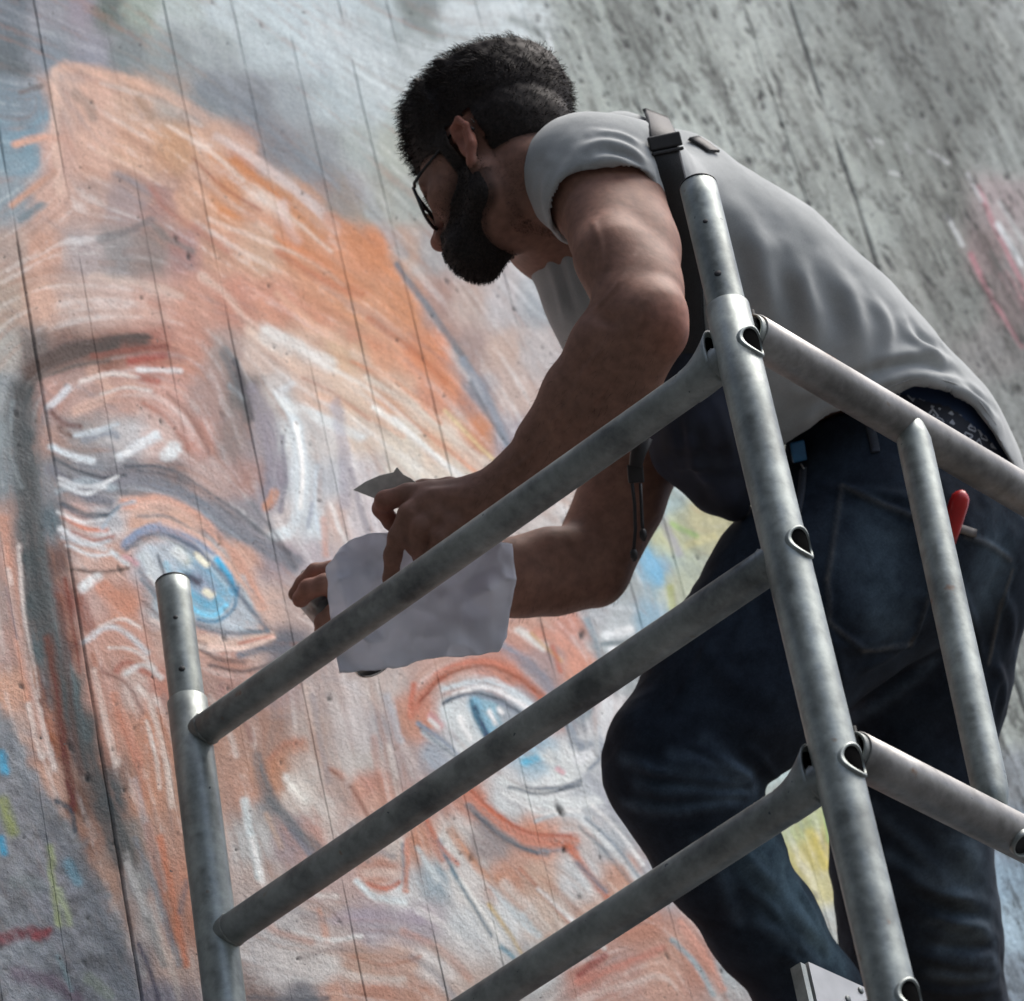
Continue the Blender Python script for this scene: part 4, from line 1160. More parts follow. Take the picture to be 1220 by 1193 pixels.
# far (right) arm
body.chain([(800, 420, 5.48, 58), (772, 520, 5.45, 52), (738, 600, 5.42, 46), (714, 650, 5.40, 42), (706, 676, 5.39, 40)], .035)
body.cone(W(716, 694, 5.39), .020, W(722, 690, 5.40), .018, .02)
body.chain([(702, 682, 5.385, 36), (660, 686, 5.36, 42), (616, 690, 5.33, 40), (540, 700, 5.30, 33), (480, 708, 5.27, 27)], .03)
body.chain([(700, 655, 5.38, 26), (655, 660, 5.34, 27), (600, 672, 5.32, 24)], .02)
body.chain([(480, 708, 5.27, 26), (440, 712, 5.25, 30), (412, 712, 5.24, 30)], .018)
for pts in (
    [(420, 694, 5.23, 14), (396, 680, 5.225, 11.5), (376, 682, 5.225, 10.5), (362, 695, 5.23, 9.5), (352, 708, 5.235, 9)],      # index on the spray cap
    [(412, 706, 5.20, 14), (388, 696, 5.185, 12), (368, 702, 5.185, 11.5), (358, 714, 5.20, 10.5)],
    [(420, 726, 5.19, 14), (400, 730, 5.17, 12), (386, 742, 5.175, 11), (384, 752, 5.20, 10)],
    [(436, 742, 5.19, 13), (420, 754, 5.175, 11), (408, 766, 5.185, 10)],
    [(440, 700, 5.28, 15), (412, 694, 5.30, 13), (390, 704, 5.31, 11), (378, 716, 5.30, 9.5)]):
    body.chain(pts, .0065)
lo, hi = body.bounds()
bV, bF = mesh_sdf(body, lo, hi, 0.0024)
bV = relax(bV, bF, 2, 0.4)
# veins and tendons of the forearm, the crease at the elbow
bV = folds(bV, bF, [(3.0, 4.5, [(716, 415), (692, 448), (678, 480), (652, 510)]), (2.8, 4, [(700, 470), (672, 500), (640, 536), (612, 562)]), (2.6, 4, [(725, 455), (700, 490), (665, 525)]), (-3.2, 5, [(742, 440), (722, 470), (700, 495)]), (2.2, 5, [(706, 262), (716, 292), (714, 330)]), (1.4, 4, [(742, 330), (728, 350), (705, 372)]), (-4, 9, [(704, 372), (726, 384), (748, 382)]),
                    (1.5, 4, [(760, 300), (745, 320), (735, 345)]), (3, 12, [(745, 398), (735, 420)]), (1.5, 4, [(730, 400), (700, 440), (690, 470)]), (-2.5, 7, [(668, 640), (680, 655), (690, 660)]),
                    (-4, 5, [(770, 368), (764, 390), (758, 410)]), (1.4, 4, [(640, 540), (615, 555), (590, 575)]), (1.2, 3.5, [(585, 590), (560, 594), (530, 590)])])
def hairline(hl):
    f, u, l = hl[:, 0], hl[:, 1], np.abs(hl[:, 2])
    um = np.interp(f, [-120, -75, -40, -26, -22, -20, 4, 9, 11, 30, 33, 42, 58, 75, 90, 125], [-22, -40, -50, -44, -14, 40, 40, 34, -14, -14, 20, 32, 44, 56, 60, 62])
    t = (u - um) * .42
    t = np.where((l > 62) & (f > -27) & (f < 11) & (u < 45) & (u > -44), -4, t)
    top = np.clip((u - 50) / 75, 0, 1) * 38 + np.clip((f - 40) / 40, 0, 1) * np.clip((u - 55) / 20, 0, 1) * 17
    return np.minimum(t, 5 + top - 2 * np.clip((10 - u) / 40, 0, 1))
def beardline(hl):
    f, u, l = hl[:, 0], hl[:, 1], np.abs(hl[:, 2])
    ut = np.interp(f, [-20, 0, 8, 12, 26, 34, 46, 60, 78, 90, 98, 103, 120], [-46, -36, -28, 2, -2, -18, -28, -34, -38, -37, -31, -31, -60])        # upper edge of the beard
    ub = np.interp(f, [-20, 0, 20, 50, 80, 120], [-66, -88, -102, -112, -124, -132])                                                 # lower edge under the jaw
    t = np.minimum((ut - u) * .35, (u - ub) * .6)
    t = np.minimum(t, np.where(u > -40, (f - 7) * .4, (f + 18) * .3))
    mouth = ((f > 90) & (u > -57) & (u < -37) & (l < 22)); t = np.where(mouth, -4, t)
    return np.minimum(t, 1.6 + 11 * np.clip((f - 45) / 40, 0, 1) * np.clip((-45 - u) / 30, 0, 1))
hl = hloc(bV)
skin = lin(hexc('876557')); red = lin(hexc('a0604f')); dark = lin(hexc('3a2a22'))
col = np.tile(skin, (len(bV), 1)) * (1 + .45 * fbm3(bV * 22, 4, 2))[:, None]
def wash(col, m, c): return col * (1 - m[:, None]) + c * m[:, None]
near = lambda q, r: np.clip(1.3 - np.linalg.norm(bV - W(*q), axis=1) / r, 0, 1)
col = wash(col, .6 * near((796, 388, 4.945), .035), red); col = wash(col, .5 * near((460, 605, 5.1), .03), red); col = wash(col, .5 * near((365, 700, 5.2), .03), red)
col = wash(col, .55 * np.clip((np.abs(hl[:, 2]) - 72) / 6, 0, 1) * (np.abs(hl[:, 0] + 5) < 26) * (np.abs(hl[:, 1]) < 45), red)
col = wash(col, .6 * ((hl[:, 0] > 93) & (hl[:, 1] < -34) & (hl[:, 1] > -60) & (np.abs(hl[:, 2]) < 26)), red)
col = wash(col, .35 * ((hl[:, 0] > 98) & (hl[:, 1] > -32) & (hl[:, 1] < 0)), red)
bl = beardline(hl); hln = hairline(hl); hd = head(bV); nearhead = np.clip((.007 - hd) / .004, 0, 1) * ((np.abs(hl[:, 2]) < 92) & (hl[:, 0] > -125) & (hl[:, 0] < 135) & (hl[:, 1] > -118) & (hl[:, 1] < 150))
col = wash(col, .72 * np.clip((bl + 4) / 4, 0, 1) * nearhead * np.clip((77 - np.abs(hl[:, 2])) / 10, 0, 1) * np.clip((hl[:, 1] + 118) / 40, 0, 1), dark); col = wash(col, .75 * np.clip((hln + 2.5) / 2.5, 0, 1) * nearhead * np.clip((77 - np.abs(hl[:, 2])) / 8, 0, 1), dark)
m_skin, nt, b = tint_mat('skin', 0.6, 75, 0.30, 0.0016, 0.25)
b.inputs['Specular IOR Level'].default_value = .22; b.inputs['Subsurface Weight'].default_value = 0.12; b.inputs['Subsurface Radius'].default_value = (0.008, 0.003, 0.0015); b.inputs['Subsurface Scale'].default_value = 0.6
man = empty('person', W(1120, 1300, 5.45), 'person in a grey t-shirt and jeans leaning towards the wall on the scaffold', 'person')
mesh_obj('body', bV, bF, m_skin, man, True, col)

# ---- hair and beard grow out of the same head
def grown(line, amp):
    def f(P):
        d = head(P); hl = hloc(P); t = line(hl)
        n = fbm3(hl / 7.0, 2, 5) * amp + fbm3(hl / 18.0, 2, 15) * amp * 1.6
        t = np.where(t > 0, t + n * np.clip(t / 6, 0, 1), t)
        return np.maximum(d - np.maximum(t, 0) * .001, -(t - .6) * .0012)
    return f
hlo, hhi = head.bounds(); hlo = hlo - .03; hhi = hhi + .03
m_hair, nt, b = new_mat('dark_hair')
n = noise_node(nt, 300, 3, .6); r = ramp(nt, n.outputs[0], [(0.3, (0.010, 0.0085, 0.008)), (0.75, (0.040, 0.031, 0.027))])
nt.links.new(r.outputs[0], b.inputs['Base Color']); b.inputs['Roughness'].default_value = 0.65; b.inputs['Specular IOR Level'].default_value = 0.18
def strands(V, F, n, length, width, flow, seed, wild=.35, lift=.5):
    g = np.random.default_rng(seed); N = vnormals(V, F)
    A = np.linalg.norm(np.cross(V[F[:, 2]] - V[F[:, 0]], V[F[:, 3]] - V[F[:, 1]]), axis=1); f = g.choice(len(F), n, p=A / A.sum())
    w = g.dirichlet(np.ones(4), n); root = (V[F[f]] * w[..., None]).sum(1); nn = N[F[f, 0]]
    d = nn * lift + flow(root) + g.normal(0, wild, (n, 3)); d /= np.linalg.norm(d, axis=1, keepdims=True)
    L = length(root) * g.uniform(.5, 1.15, n); side = np.cross(d, nn + g.normal(0, .5, (n, 3))); side /= np.linalg.norm(side, axis=1, keepdims=True) + 1e-9
    p0 = root - nn * .001; p1 = root + d * (L * .5)[:, None] + nn * (L * .06)[:, None]; p2 = root + (d * .8 + flow(root) * .35 - nn * .12) * L[:, None]
    s = side * width
    VV = np.stack([p0 - s, p0 + s, p1 - s * .8, p1 + s * .8, p2 - s * .15, p2 + s * .15], 1).reshape(-1, 3)
    i = np.arange(n)[:, None] * 6
    return VV, np.concatenate([i + [0, 1, 3, 2], i + [2, 3, 5, 4]])
def hair_part(name, line, amp, n, length, flow, seed, width=.00045, wild=.35, lift=.5):
    V, F = mesh_sdf(grown(line, amp), hlo, hhi, 0.0028, slack=2.2); V = relax(V, F, 1, .4)
    SV, SF = strands(V, F, n, length, width, flow, seed, wild, lift)
    mesh_obj(name, np.concatenate([V, SV]), np.concatenate([F, SF + len(V)]), m_hair, man)
def flow_head(P):
    hl = hloc(P); f = np.clip(hl[:, :1] / 60, -1, 1); top = np.clip((hl[:, 1:2] - 70) / 40, 0, 1)
    tuft = np.stack([fbm3(hl / 16., 2, 40 + k) for k in range(3)], 1) * top * 2.6
    return tuft + hF * (top * .7 + .1 * f) + hU * (.35 * top - .75 * (1 - top)) - hF * (1 - top) * .25 + hL * np.sign(hl[:, 2:3]) * .1
hair_part('hair', hairline, 3.5, 17000, lambda P: .0035 + .0130 * np.clip((hloc(P)[:, 1] - 50) / 45, 0, 1), flow_head, 3, .0004, .24, .30)
hair_part('beard', beardline, 1.6, 8000, lambda P: np.full(len(P), .0055), lambda P: np.tile(hF * .35 - hU * .7, (len(P), 1)), 8, .0004, .2, .22)
# stubble that thins out beyond the edges of beard and hair
fh = hloc(bV)[bF[:, 0]]; bb = np.maximum(beardline(fh), hairline(fh)); edge = (bb > -7) & (bb < 1.5) & (np.abs(fh[:, 2]) < 73) & (fh[:, 1] > -125) & (fh[:, 0] > -120)
AV, AF = strands(bV, bF[edge], 5200, lambda P: np.full(len(P), .0032), .00022, flow_head, 33, .3)
mesh_obj('stubble', AV, AF, m_hair, man)
# fine dark hair on the forearms
pb = proj(bV); sel = ((pb[bF[:, 0], 0] > 560) & (pb[bF[:, 0], 0] < 790) & (pb[bF[:, 0], 1] > 395) & (pb[bF[:, 0], 1] < 740) & (hloc(bV)[bF[:, 0], 2] > -900))
AV, AF = strands(bV, bF[sel], 2600, lambda P: np.full(len(P), .011), .00013, lambda P: np.tile(nrm(W(590, 590, 5.06) - W(764, 388, 4.96)) * .9 - ZX * .3, (len(P), 1)), 21, .3)
mesh_obj('arm_hair', AV, AF, m_hair, man)
# eyebrows and lashes of the near eye, eyes
eb = []
for s in (-1, 1):
    for k in range(170):
        t = RNG.random(); a = H(94 - 14 * t ** 2, 34 + 5 * math.sin(t * 2.6) + RNG.normal(0, 1.6), s * (10 + 38 * t)); dd = nrm(hL * s * 1.0 + hU * RNG.normal(.1, .25) - hF * .25) * .008
        w_ = hU * .0004; eb.append([a - w_, a + w_, a + dd + w_ * .2 + hF * .0015, a + dd - w_ * .2 + hF * .0015])
    for k in range(60):
        t = RNG.random(); a = H(92 - 6 * t * t, 15 + 2 * math.sin(t * 3.1), s * (20 + 24 * t)); dd = nrm(hF - hU * .5 + hL * s * (t - .3)) * .009; w_ = hL * .0004
        eb.append([a - w_, a + w_, a + dd + w_ * .2, a + dd - w_ * .2])
eb = np.array(eb).reshape(-1, 3); h2 = len(eb) // 2
for e_ in (eb[:h2], eb[h2:]): mesh_obj('eyebrow', e_, np.arange(len(e_)).reshape(-1, 4), m_hair, man, False)
# ------------------------------------------------------------------ clothes
def plane_cut(f, p, n, k=.0):
    """keep the side the normal points away from"""
    n = nrm(n)
    return lambda P: np.maximum(f(P), (P - p) @ n)
def shell(f, t):
    return lambda P: np.maximum(f(P), -(f(P) + t))
m_shirt, nt, b = new_mat('grey_jersey')
n = noise_node(nt, 900, 2, .6); n2 = noise_node(nt, 9, 4, .6)
r = ramp(nt, n2.outputs[0], [(0.3, (0.32, 0.34, 0.34)), (0.7, (0.45, 0.47, 0.467))]); r2 = ramp(nt, n.outputs[0], [(0.3, (.86, .86, .86)), (0.7, (1.08, 1.08, 1.08))])
nt.links.new(mixc(nt, 1.0, r.outputs[0], r2.outputs[0], 'MULTIPLY'), b.inputs['Base Color'])
b.inputs['Roughness'].default_value = .9; b.inputs['Specular IOR Level'].default_value = .15; b.inputs['Sheen Weight'].default_value = .15
bump(nt, b, n.outputs[0], .25, .0008)
trunk = Field()
trunk.chain([(700, 262, 5.36, 74), (800, 282, 5.38, 106), (885, 352, 5.41, 121), (972, 428, 5.43, 117), (1041, 489, 5.46, 104), (1100, 530, 5.48, 88), (1144, 574, 5.50, 74)], .05)
trunk.chain([(700, 330, 5.36, 48), (740, 390, 5.38, 60), (850, 470, 5.40, 70), (960, 500, 5.42, 60)], .06)     # slack front of the shirt
trunk.chain([(668, 246, 5.30, 42), (672, 300, 5.31, 40), (694, 360, 5.32, 38), (705, 400, 5.33, 34)], .03)
trunk.chain([(660, 196, 5.26, 30), (690, 180, 5.28, 34), (740, 178, 5.34, 36), (800, 206, 5.40, 46)], .04)
trunk.chain([(668, 216, 5.24, 45), (692, 208, 5.20, 60), (722, 208, 5.19, 60), (760, 214, 5.22, 57), (800, 250, 5.30, 60)], .04)
trunk.chain([(690, 212, 5.19, 60), (714, 232, 5.155, 62), (728, 262, 5.13, 60)], .03)                             # sleeve
# back of the hem stands off the belt
trunk.chain([(1075, 510, 5.44, 84), (1110, 545, 5.45, 84), (1140, 575, 5.46, 74)], .03)
armhole_p, armhole_n = W(742, 236, 5.13), nrm(W(738, 300, 5.07) - W(712, 205, 5.20))
hem_p = W(1080, 466, 5.334)
arm_region = Field().chain([(700, 212, 5.19, 90), (742, 290, 5.09, 110), (760, 330, 5.02, 110)], .01)
neck_tube = Field().cone(H(-22, 0, 0), .058, W(662, 262, 5.33), .066, .02)
def flat_xy(P):
    """position across the camera's frame, in the photograph's scale at the painter's distance"""
    q = P - CAM; return CX + (q @ cR) * FPX / 5.40, CY - (q @ cU) * FPX / 5.40
def smax(a, b, k): h = np.maximum(k - np.abs(a - b), 0) / k; return np.maximum(a, b) + h * h * k / 4
HEM = ([700, 880, 936, 985, 1040, 1075, 1100, 1130, 1160, 1185, 1207, 1260], [700, 582, 530, 494, 480, 467, 462, 468, 488, 518, 550, 620])
WAIST = ([700, 900, 955, 1040, 1085, 1130, 1180, 1260], [700, 552, 512, 480, 496, 528, 576, 650])
def below(P, curve):
    x, y = flat_xy(P); s = np.interp(x, *curve); g = (np.interp(x + 4, *curve) - np.interp(x - 4, *curve)) / 8
    return (y - s) / np.sqrt(1 + g * g) * 5.4 / FPX
def shirt_f(P):
    d = trunk(P)
    d = np.maximum(d, -(d + .0080))                                                   # cloth has an inside
    c = (P - armhole_p) @ armhole_n + .004 * np.sin(((P - armhole_p) @ cR) * 70)
    d = smax(d, np.where(arm_region(P) < 0, c, -1), .005)
    d = smax(d, below(P, HEM) + .003 * np.sin(((P - hem_p) @ cF) * 34 + 1), .003)
    return d
lo, hi = trunk.bounds(); sV, sF = mesh_sdf(shirt_f, lo, hi, 0.0027, slack=1.7); sV = relax(sV, sF, 6, .4)
sV = folds(sV, sF, [
    # sleeve: folds running from the strap to the front of the shoulder
    (8, 10, [(776, 200), (750, 178), (718, 170), (690, 182)]), (7, 8, [(774, 214), (750, 196), (722, 188), (698, 196)]), (6, 7, [(772, 224), (748, 210), (720, 203)]), (6, 7, [(768, 176), (738, 160), (706, 158)]), (-5, 6, [(772, 206), (748, 186), (716, 178)]),
    (7, 10, [(655, 196), (648, 230), (652, 262)]), (8, 11, [(676, 200), (664, 235), (662, 286)]), (5, 8, [(640, 210), (637, 245)]), (7, 9, [(668, 290), (680, 330), (696, 372)]), (6, 8, [(652, 296), (664, 340), (676, 384)]), (-5, 7, [(660, 292), (672, 335), (684, 376)]),
    # back: long folds falling from the shoulder blade
    (13, 20, [(878, 258), (900, 284), (912, 330), (914, 390)]), (-9, 18, [(862, 275), (882, 310), (890, 370)]), (12, 19, [(935, 300), (955, 330), (964, 375), (962, 425)]), (-9, 16, [(925, 318), (940, 350), (944, 400)]), (11, 18, [(985, 318), (1012, 348), (1022, 390), (1014, 430)]), (-9, 15, [(980, 340), (996, 370), (998, 415)]),
    (7, 13, [(1030, 345), (1056, 380), (1058, 410), (1040, 436)]),
    # the bunch over the belt
    (12, 13, [(1165, 470), (1120, 448), (1075, 446), (1035, 458), (1000, 480)]), (-9, 10, [(1140, 446), (1095, 434), (1055, 440), (1020, 456)]), (9, 11, [(1130, 428), (1100, 420), (1066, 424), (1040, 440)]), (8, 10, [(1078, 386), (1092, 408), (1120, 420)]), (-8, 9, [(1088, 390), (1102, 406), (1126, 416)]),
    (9, 11, [(1190, 505), (1165, 478), (1130, 462), (1090, 460)]), (-7, 9, [(1185, 486), (1150, 462), (1110, 454)]), (8, 12, [(945, 520), (975, 492), (1015, 474), (1060, 464)]), (-6, 10, [(935, 500), (970, 478), (1010, 466)]), (7, 14, [(930, 450), (960, 470), (1000, 468)])], np.where(trunk(sV) < -.0040, -1.0, 1.0))
sV = sV + vnormals(sV, sF) * (.0022 * fbm3(sV * 28, 3, 91))[:, None]
shirt = mesh_obj('t_shirt', sV, sF, m_shirt, man)

# jeans
m_jeans, nt, b = new_mat('dark_denim')
att = nd(nt, 'ShaderNodeVertexColor', layer_name='Col')
n = noise_node(nt, 420, 3, .7); n2 = noise_node(nt, 18, 6, .7)
r2 = ramp(nt, n2.outputs[0], [(0.32, (.55, .57, .62)), (0.68, (1.9, 1.85, 1.75))]); r3 = ramp(nt, n.outputs[0], [(.3, (.75, .75, .75)), (.7, (1.2, 1.2, 1.2))])
c = mixc(nt, 1.0, att.outputs[0], r2.outputs[0], 'MULTIPLY'); c = mixc(nt, 1.0, c, r3.outputs[0], 'MULTIPLY')
nt.links.new(c, b.inputs['Base Color']); b.inputs['Roughness'].default_value = .85; b.inputs['Specular IOR Level'].default_value = .2; bump(nt, b, n.outputs[0], .3, .0008)
jf = Field()
jf.chain([(1040, 492, 5.465, 90), (1056, 525, 5.47, 101), (1068, 550, 5.47, 112), (1080, 600, 5.47, 122)], .05)
jf.chain([(1070, 650, 5.42, 108), (1064, 690, 5.41, 98)], .06); jf.chain([(1150, 630, 5.52, 98), (1140, 690, 5.52, 92)], .06)     # buttocks
jf.chain([(1030, 640, 5.42, 118), (960, 720, 5.38, 116), (880, 820, 5.34, 102), (806, 905, 5.30, 80)], .05)                     # near thigh
jf.chain([(806, 905, 5.30, 78), (822, 950, 5.31, 74), (858, 1020, 5.33, 70), (908, 1100, 5.36, 62), (968, 1190, 5.40, 56), (1016, 1290, 5.435, 48)], .03)
jf.chain([(790, 885, 5.285, 54), (778, 925, 5.285, 50)], .03)
jf.chain([(1112, 660, 5.56, 104), (1100, 800, 5.56, 96), (1085, 930, 5.56, 84), (1086, 1030, 5.58, 86), (1098, 1120, 5.60, 86), (1118, 1230, 5.64, 78), (1136, 1355, 5.69, 58)], .05)
def jeans_f(P): return smax(jf(P), -below(P, WAIST), .004)
lo, hi = jf.bounds(); jV, jF = mesh_sdf(jeans_f, lo, hi, 0.0036); jV = relax(jV, jF, 3, .4)
jfold = [(7, 13, [(742, 905), (790, 918), (840, 920), (890, 930)]), (7, 11, [(760, 935), (810, 940), (860, 938), (900, 942)]), (6, 10, [(800, 900), (850, 908), (895, 925)]), (6, 10, [(840, 880), (870, 905), (902, 936)]), (5, 10, [(745, 958), (800, 966), (850, 958), (880, 950)]),
    (-7, 9, [(780, 926), (840, 930), (900, 938)]), (-6, 9, [(800, 952), (850, 950), (890, 946)]), (5, 14, [(830, 760), (860, 800), (900, 830)]), (5, 14, [(870, 850), (900, 870), (930, 872)]), (5, 12, [(900, 1030), (930, 1060), (960, 1110)]), (6, 10, [(930, 1080), (965, 1105), (990, 1140)]), (5, 10, [(905, 1100), (950, 1130), (985, 1165)]), (6, 12, [(830, 1000), (860, 1040), (880, 1100)]),
    (6, 12, [(1130, 1000), (1160, 1020)]), (7, 12, [(1060, 1020), (1110, 1050), (1165, 1080)]), (7, 11, [(1110, 1100), (1150, 1105), (1185, 1120)]), (6, 10, [(1120, 1130), (1150, 1140), (1188, 1140)]), (6, 10, [(1110, 1160), (1150, 1165), (1190, 1160)]), (5, 12, [(1040, 960), (1090, 1010), (1140, 1060)]),
    (6, 12, [(1010, 860), (1060, 830), (1110, 790)]), (5, 10, [(985, 760), (1020, 770), (1060, 765)]), (6, 10, [(1180, 780), (1196, 820), (1190, 860)]), (6, 10, [(1190, 700), (1205, 740), (1200, 780)]),
    (6, 6, [(760, 912), (800, 924), (850, 930), (900, 936)]), (6, 6, [(770, 946), (830, 950), (895, 944)]), (5, 6, [(812, 884), (850, 900), (896, 930)]), (-5, 6, [(770, 930), (830, 938), (898, 940)]), (6, 7, [(880, 880), (905, 900), (925, 930)]),
    (5, 7, [(850, 990), (890, 1020), (915, 1050)]), (6, 7, [(880, 1050), (920, 1085), (950, 1130)]), (5, 7, [(920, 1130), (955, 1150), (995, 1180)]), (-5, 7, [(900, 1070), (935, 1110), (960, 1150)]), (5, 7, [(945, 1050), (968, 1090), (985, 1130)]),
    (7, 8, [(1070, 1040), (1120, 1066), (1166, 1070)]), (-6, 8, [(1080, 1060), (1130, 1084), (1172, 1090)]), (7, 8, [(1100, 1090), (1140, 1098), (1180, 1106)]), (7, 8, [(1090, 1136), (1140, 1150), (1190, 1152)]), (-6, 8, [(1100, 1122), (1145, 1130), (1186, 1128)]), (6, 8, [(1090, 1176), (1140, 1184), (1192, 1176)]),
    (6, 9, [(1020, 800), (1060, 780), (1100, 740)]), (5, 9, [(960, 700), (990, 760), (1010, 820)]), (6, 8, [(1192, 800), (1180, 840), (1178, 880)]), (5, 8, [(1140, 700), (1160, 740), (1170, 790)]), (5, 9, [(900, 700), (880, 760), (850, 820)]), (5, 9, [(860, 740), (830, 800), (790, 860)]),
    (3, 7, [(968, 576), (1000, 582), (1060, 590), (1110, 600)]),
    # patch pocket, yoke and side seam stand proud
    (5.5, 4.5, [(1003, 580), (986, 690)]), (5.5, 4.5, [(986, 690), (988, 742)]), (5.5, 4.5, [(988, 742), (1030, 776)]), (5.5, 4.5, [(1030, 776), (1086, 768)]), (5.5, 4.5, [(1086, 768), (1110, 700)]), (5.5, 4.5, [(1110, 700), (1120, 640)]), (5.5, 4.5, [(1003, 580), (1120, 630)]),
    (3.2, 5, [(1150, 640), (1180, 650), (1205, 668)]), (3, 5, [(1206, 680), (1190, 730), (1178, 790)])]
jV = folds(jV, jF, jfold)
jn = vnormals(jV, jF); jV = jV + jn * (0.004 * fbm3(jV * 16, 3, 70) + .0035 * (.5 - np.abs(2 * fbm3(jV * np.array([14, 14, 30.]), 2, 75))))[:, None]
jc = np.tile(np.array([0.012, 0.019, 0.031]), (len(jV), 1)); pr = proj(jV)
def fade_and_highlight(lines, w, c, amt):
    global jc
    for L in lines:
        l3 = on_surface(jV, pr, L, 6.0, jn); d = seg_dist(jV, l3) / (w * .001); jc = jc * (1 - (amt * np.exp(-d * d))[:, None]) + np.array(c) * (amt * np.exp(-d * d))[:, None]
fade_and_highlight([s[2] for s in jfold[:5]] + [s[2] for s in jfold[9:20]], 9, (0.075, 0.115, 0.165), .42)
fade_and_highlight([[(992, 1140), (950, 1065), (915, 1010)]], 40, (0.085, 0.145, 0.19), .8)  # blue highlight of the lower leg painted into the denim colour
fade_and_highlight([[(1160, 1100), (1150, 1020)], [(1175, 700), (1190, 650)], [(1040, 640), (1060, 720)]], 45, (0.055, 0.085, 0.115), .8)  # right calf highlight painted in too, with paler patches on the seat
fade_and_highlight([s[2] for s in jfold[-9:]], 3, (0.10, 0.10, 0.095), .5)
mesh_obj('jeans', jV, jF, m_jeans, man, True, jc)
# stitched details of the jeans
m_thread = simple('denim_trim', (0.030, 0.036, 0.048), .85, nscale=200)
def strip_on(V, N, pr, pts, half, lift, thick, sm=8, bias=0.0):
    """a ribbon of cloth laid along a pixel polyline on a mesh"""
    L = on_surface(V, pr, pts, 5.0, N, sm); n = len(L); face = np.nonzero(((CAM - V) * N).sum(1) > 0)[0]; sp = None
    out = []
    for i in range(n):
        t = nrm(L[min(i + 1, n - 1)] - L[max(i - 1, 0)]); k = face[np.argmin(((V[face] - L[i]) ** 2).sum(1))]; sp = N[k] if sp is None else nrm(.7 * sp + .3 * N[k]); nn = nrm(sp * (1 - bias) + nrm(CAM - L[i]) * bias); nn = nrm(nn - t * (nn @ t)); s = nrm(np.cross(t, nn)); c = L[i] + nn * lift
        out += [c - s * half, c - s * half * .8 + nn * thick, c + s * half * .8 + nn * thick, c + s * half]
    F = [(i * 4 + k, i * 4 + (k + 1) % 4, (i + 1) * 4 + (k + 1) % 4, (i + 1) * 4 + k) for i in range(n - 1) for k in range(4)]
    F += [(0, 1, 2, 3), tuple((n - 1) * 4 + k for k in (3, 2, 1, 0))]
    return np.array(out), F
jn = vnormals(jV, jF); pr = proj(jV)
for pts in ([(1036, 505), (1040, 520), (1043, 540)], [(958, 560), (956, 585), (950, 612)]):
    mesh_obj('belt_loop', *strip_on(jV, jn, pr, pts, .006, .001, .003), m_thread, man)
mesh_obj('pocket_rivet_tab', *strip_on(jV, jn, pr, [(1128, 626), (1145, 630), (1160, 636)], .006, .001, .004), simple('worn_trim', (.16, .155, .145), .7), man)

sn = vnormals(sV, sF); spr = proj(sV); m_seam = simple('jersey_seam', (.36, .375, .375), .9, nscale=300)
for pts in ([(664, 284), (664, 250), (674, 222), (693, 200), (722, 199), (760, 207), (790, 218)], [(1010, 474), (1040, 470), (1072, 456), (1100, 450), (1134, 456), (1164, 476), (1186, 506)]):
    o = mesh_obj('seam', *strip_on(sV, sn, spr, pts, .0011, .0002, .0007), m_seam, shirt)
# underwear showing between the shirt and the jeans: navy band with a patterned waistband
ub = Field().chain([(1050, 500, 5.475, 88), (1092, 530, 5.47, 84), (1126, 575, 5.48, 84)], .04)
lo, hi = ub.bounds(); uV, uF = mesh_sdf(ub, lo, hi, .0035); uV = relax(uV, uF, 2)
m_under, nt, b = new_mat('patterned_waistband'); tc = nd(nt, 'ShaderNodeTexCoord')
br_ = nd(nt, 'ShaderNodeTexVoronoi'); br_.inputs['Scale'].default_value = 62; br_.distance = 'MANHATTAN'; nt.links.new(tc.outputs['Object'], br_.inputs['Vector'])
pt = ramp(nt, br_.outputs['Distance'], [(.0, (.40, .43, .48)), (.30, (.03, .035, .05)), (.46, (.42, .45, .50)), (.66, (.03, .035, .05))]); pt.color_ramp.interpolation = 'CONSTANT'
at = nd(nt, 'ShaderNodeVertexColor', layer_name='Col'); nt.links.new(mixc(nt, at.outputs[0], (.022, .045, .105), pt.outputs[0]), b.inputs['Base Color']); b.inputs['Roughness'].default_value = .8
ux, uy = flat_xy(uV); band_ = np.interp(ux, [1060, 1085, 1130, 1180, 1205], [464, 474, 485, 524, 552]); um = (uy > band_).astype(float)
mesh_obj('underwear', uV, uF, m_under, man, True, np.stack([um, um, um], 1))

# shoes on the platform
m_shoe = simple('dark_shoe_leather', (.03, .028, .026), .5)
zp = None; shoes = []
for a in ((1022, 1300, 5.44), (1140, 1370, 5.70)):
    p = W(*a); s = Field().cone(p, .042, p - ZX * .03, .044, .02).cone(p - ZX * .045 - AX * .03, .036, p - ZX * .052 + AX * .12, .036, .03).cone(p - ZX * .06 + AX * .12, .034, p - ZX * .064 + AX * .17, .028, .03)
    lo, hi = s.bounds(); zb = p[2] - .09
    f = lambda P, s=s, zb=zb: np.maximum(s(P), zb - P[:, 2]); V, F = mesh_sdf(f, lo, hi, .006); mesh_obj('shoe', V, F, m_shoe, man); shoes.append((p, zb))
zp = min(z for _, z in shoes) - .004
b0 = (shoes[0][0] - PR) @ BX; b1 = (shoes[1][0] - PR) @ BX
m_ply = simple('plywood_deck', (.16, .11, .07), .8, nscale=12)
for k in range(3):
    w = (b1 - b0 + .30) / 3
    V, F = box_mesh(np.array([PR[0], PR[1], zp - .045]) + BX * (b0 - .12 + k * w) + AX * .03, BX * (w - .006), AX * (LF - .06), ZX * .045)
    mesh_obj('plank', V, F, m_ply, sc_e, False)
p, zb = shoes[0]
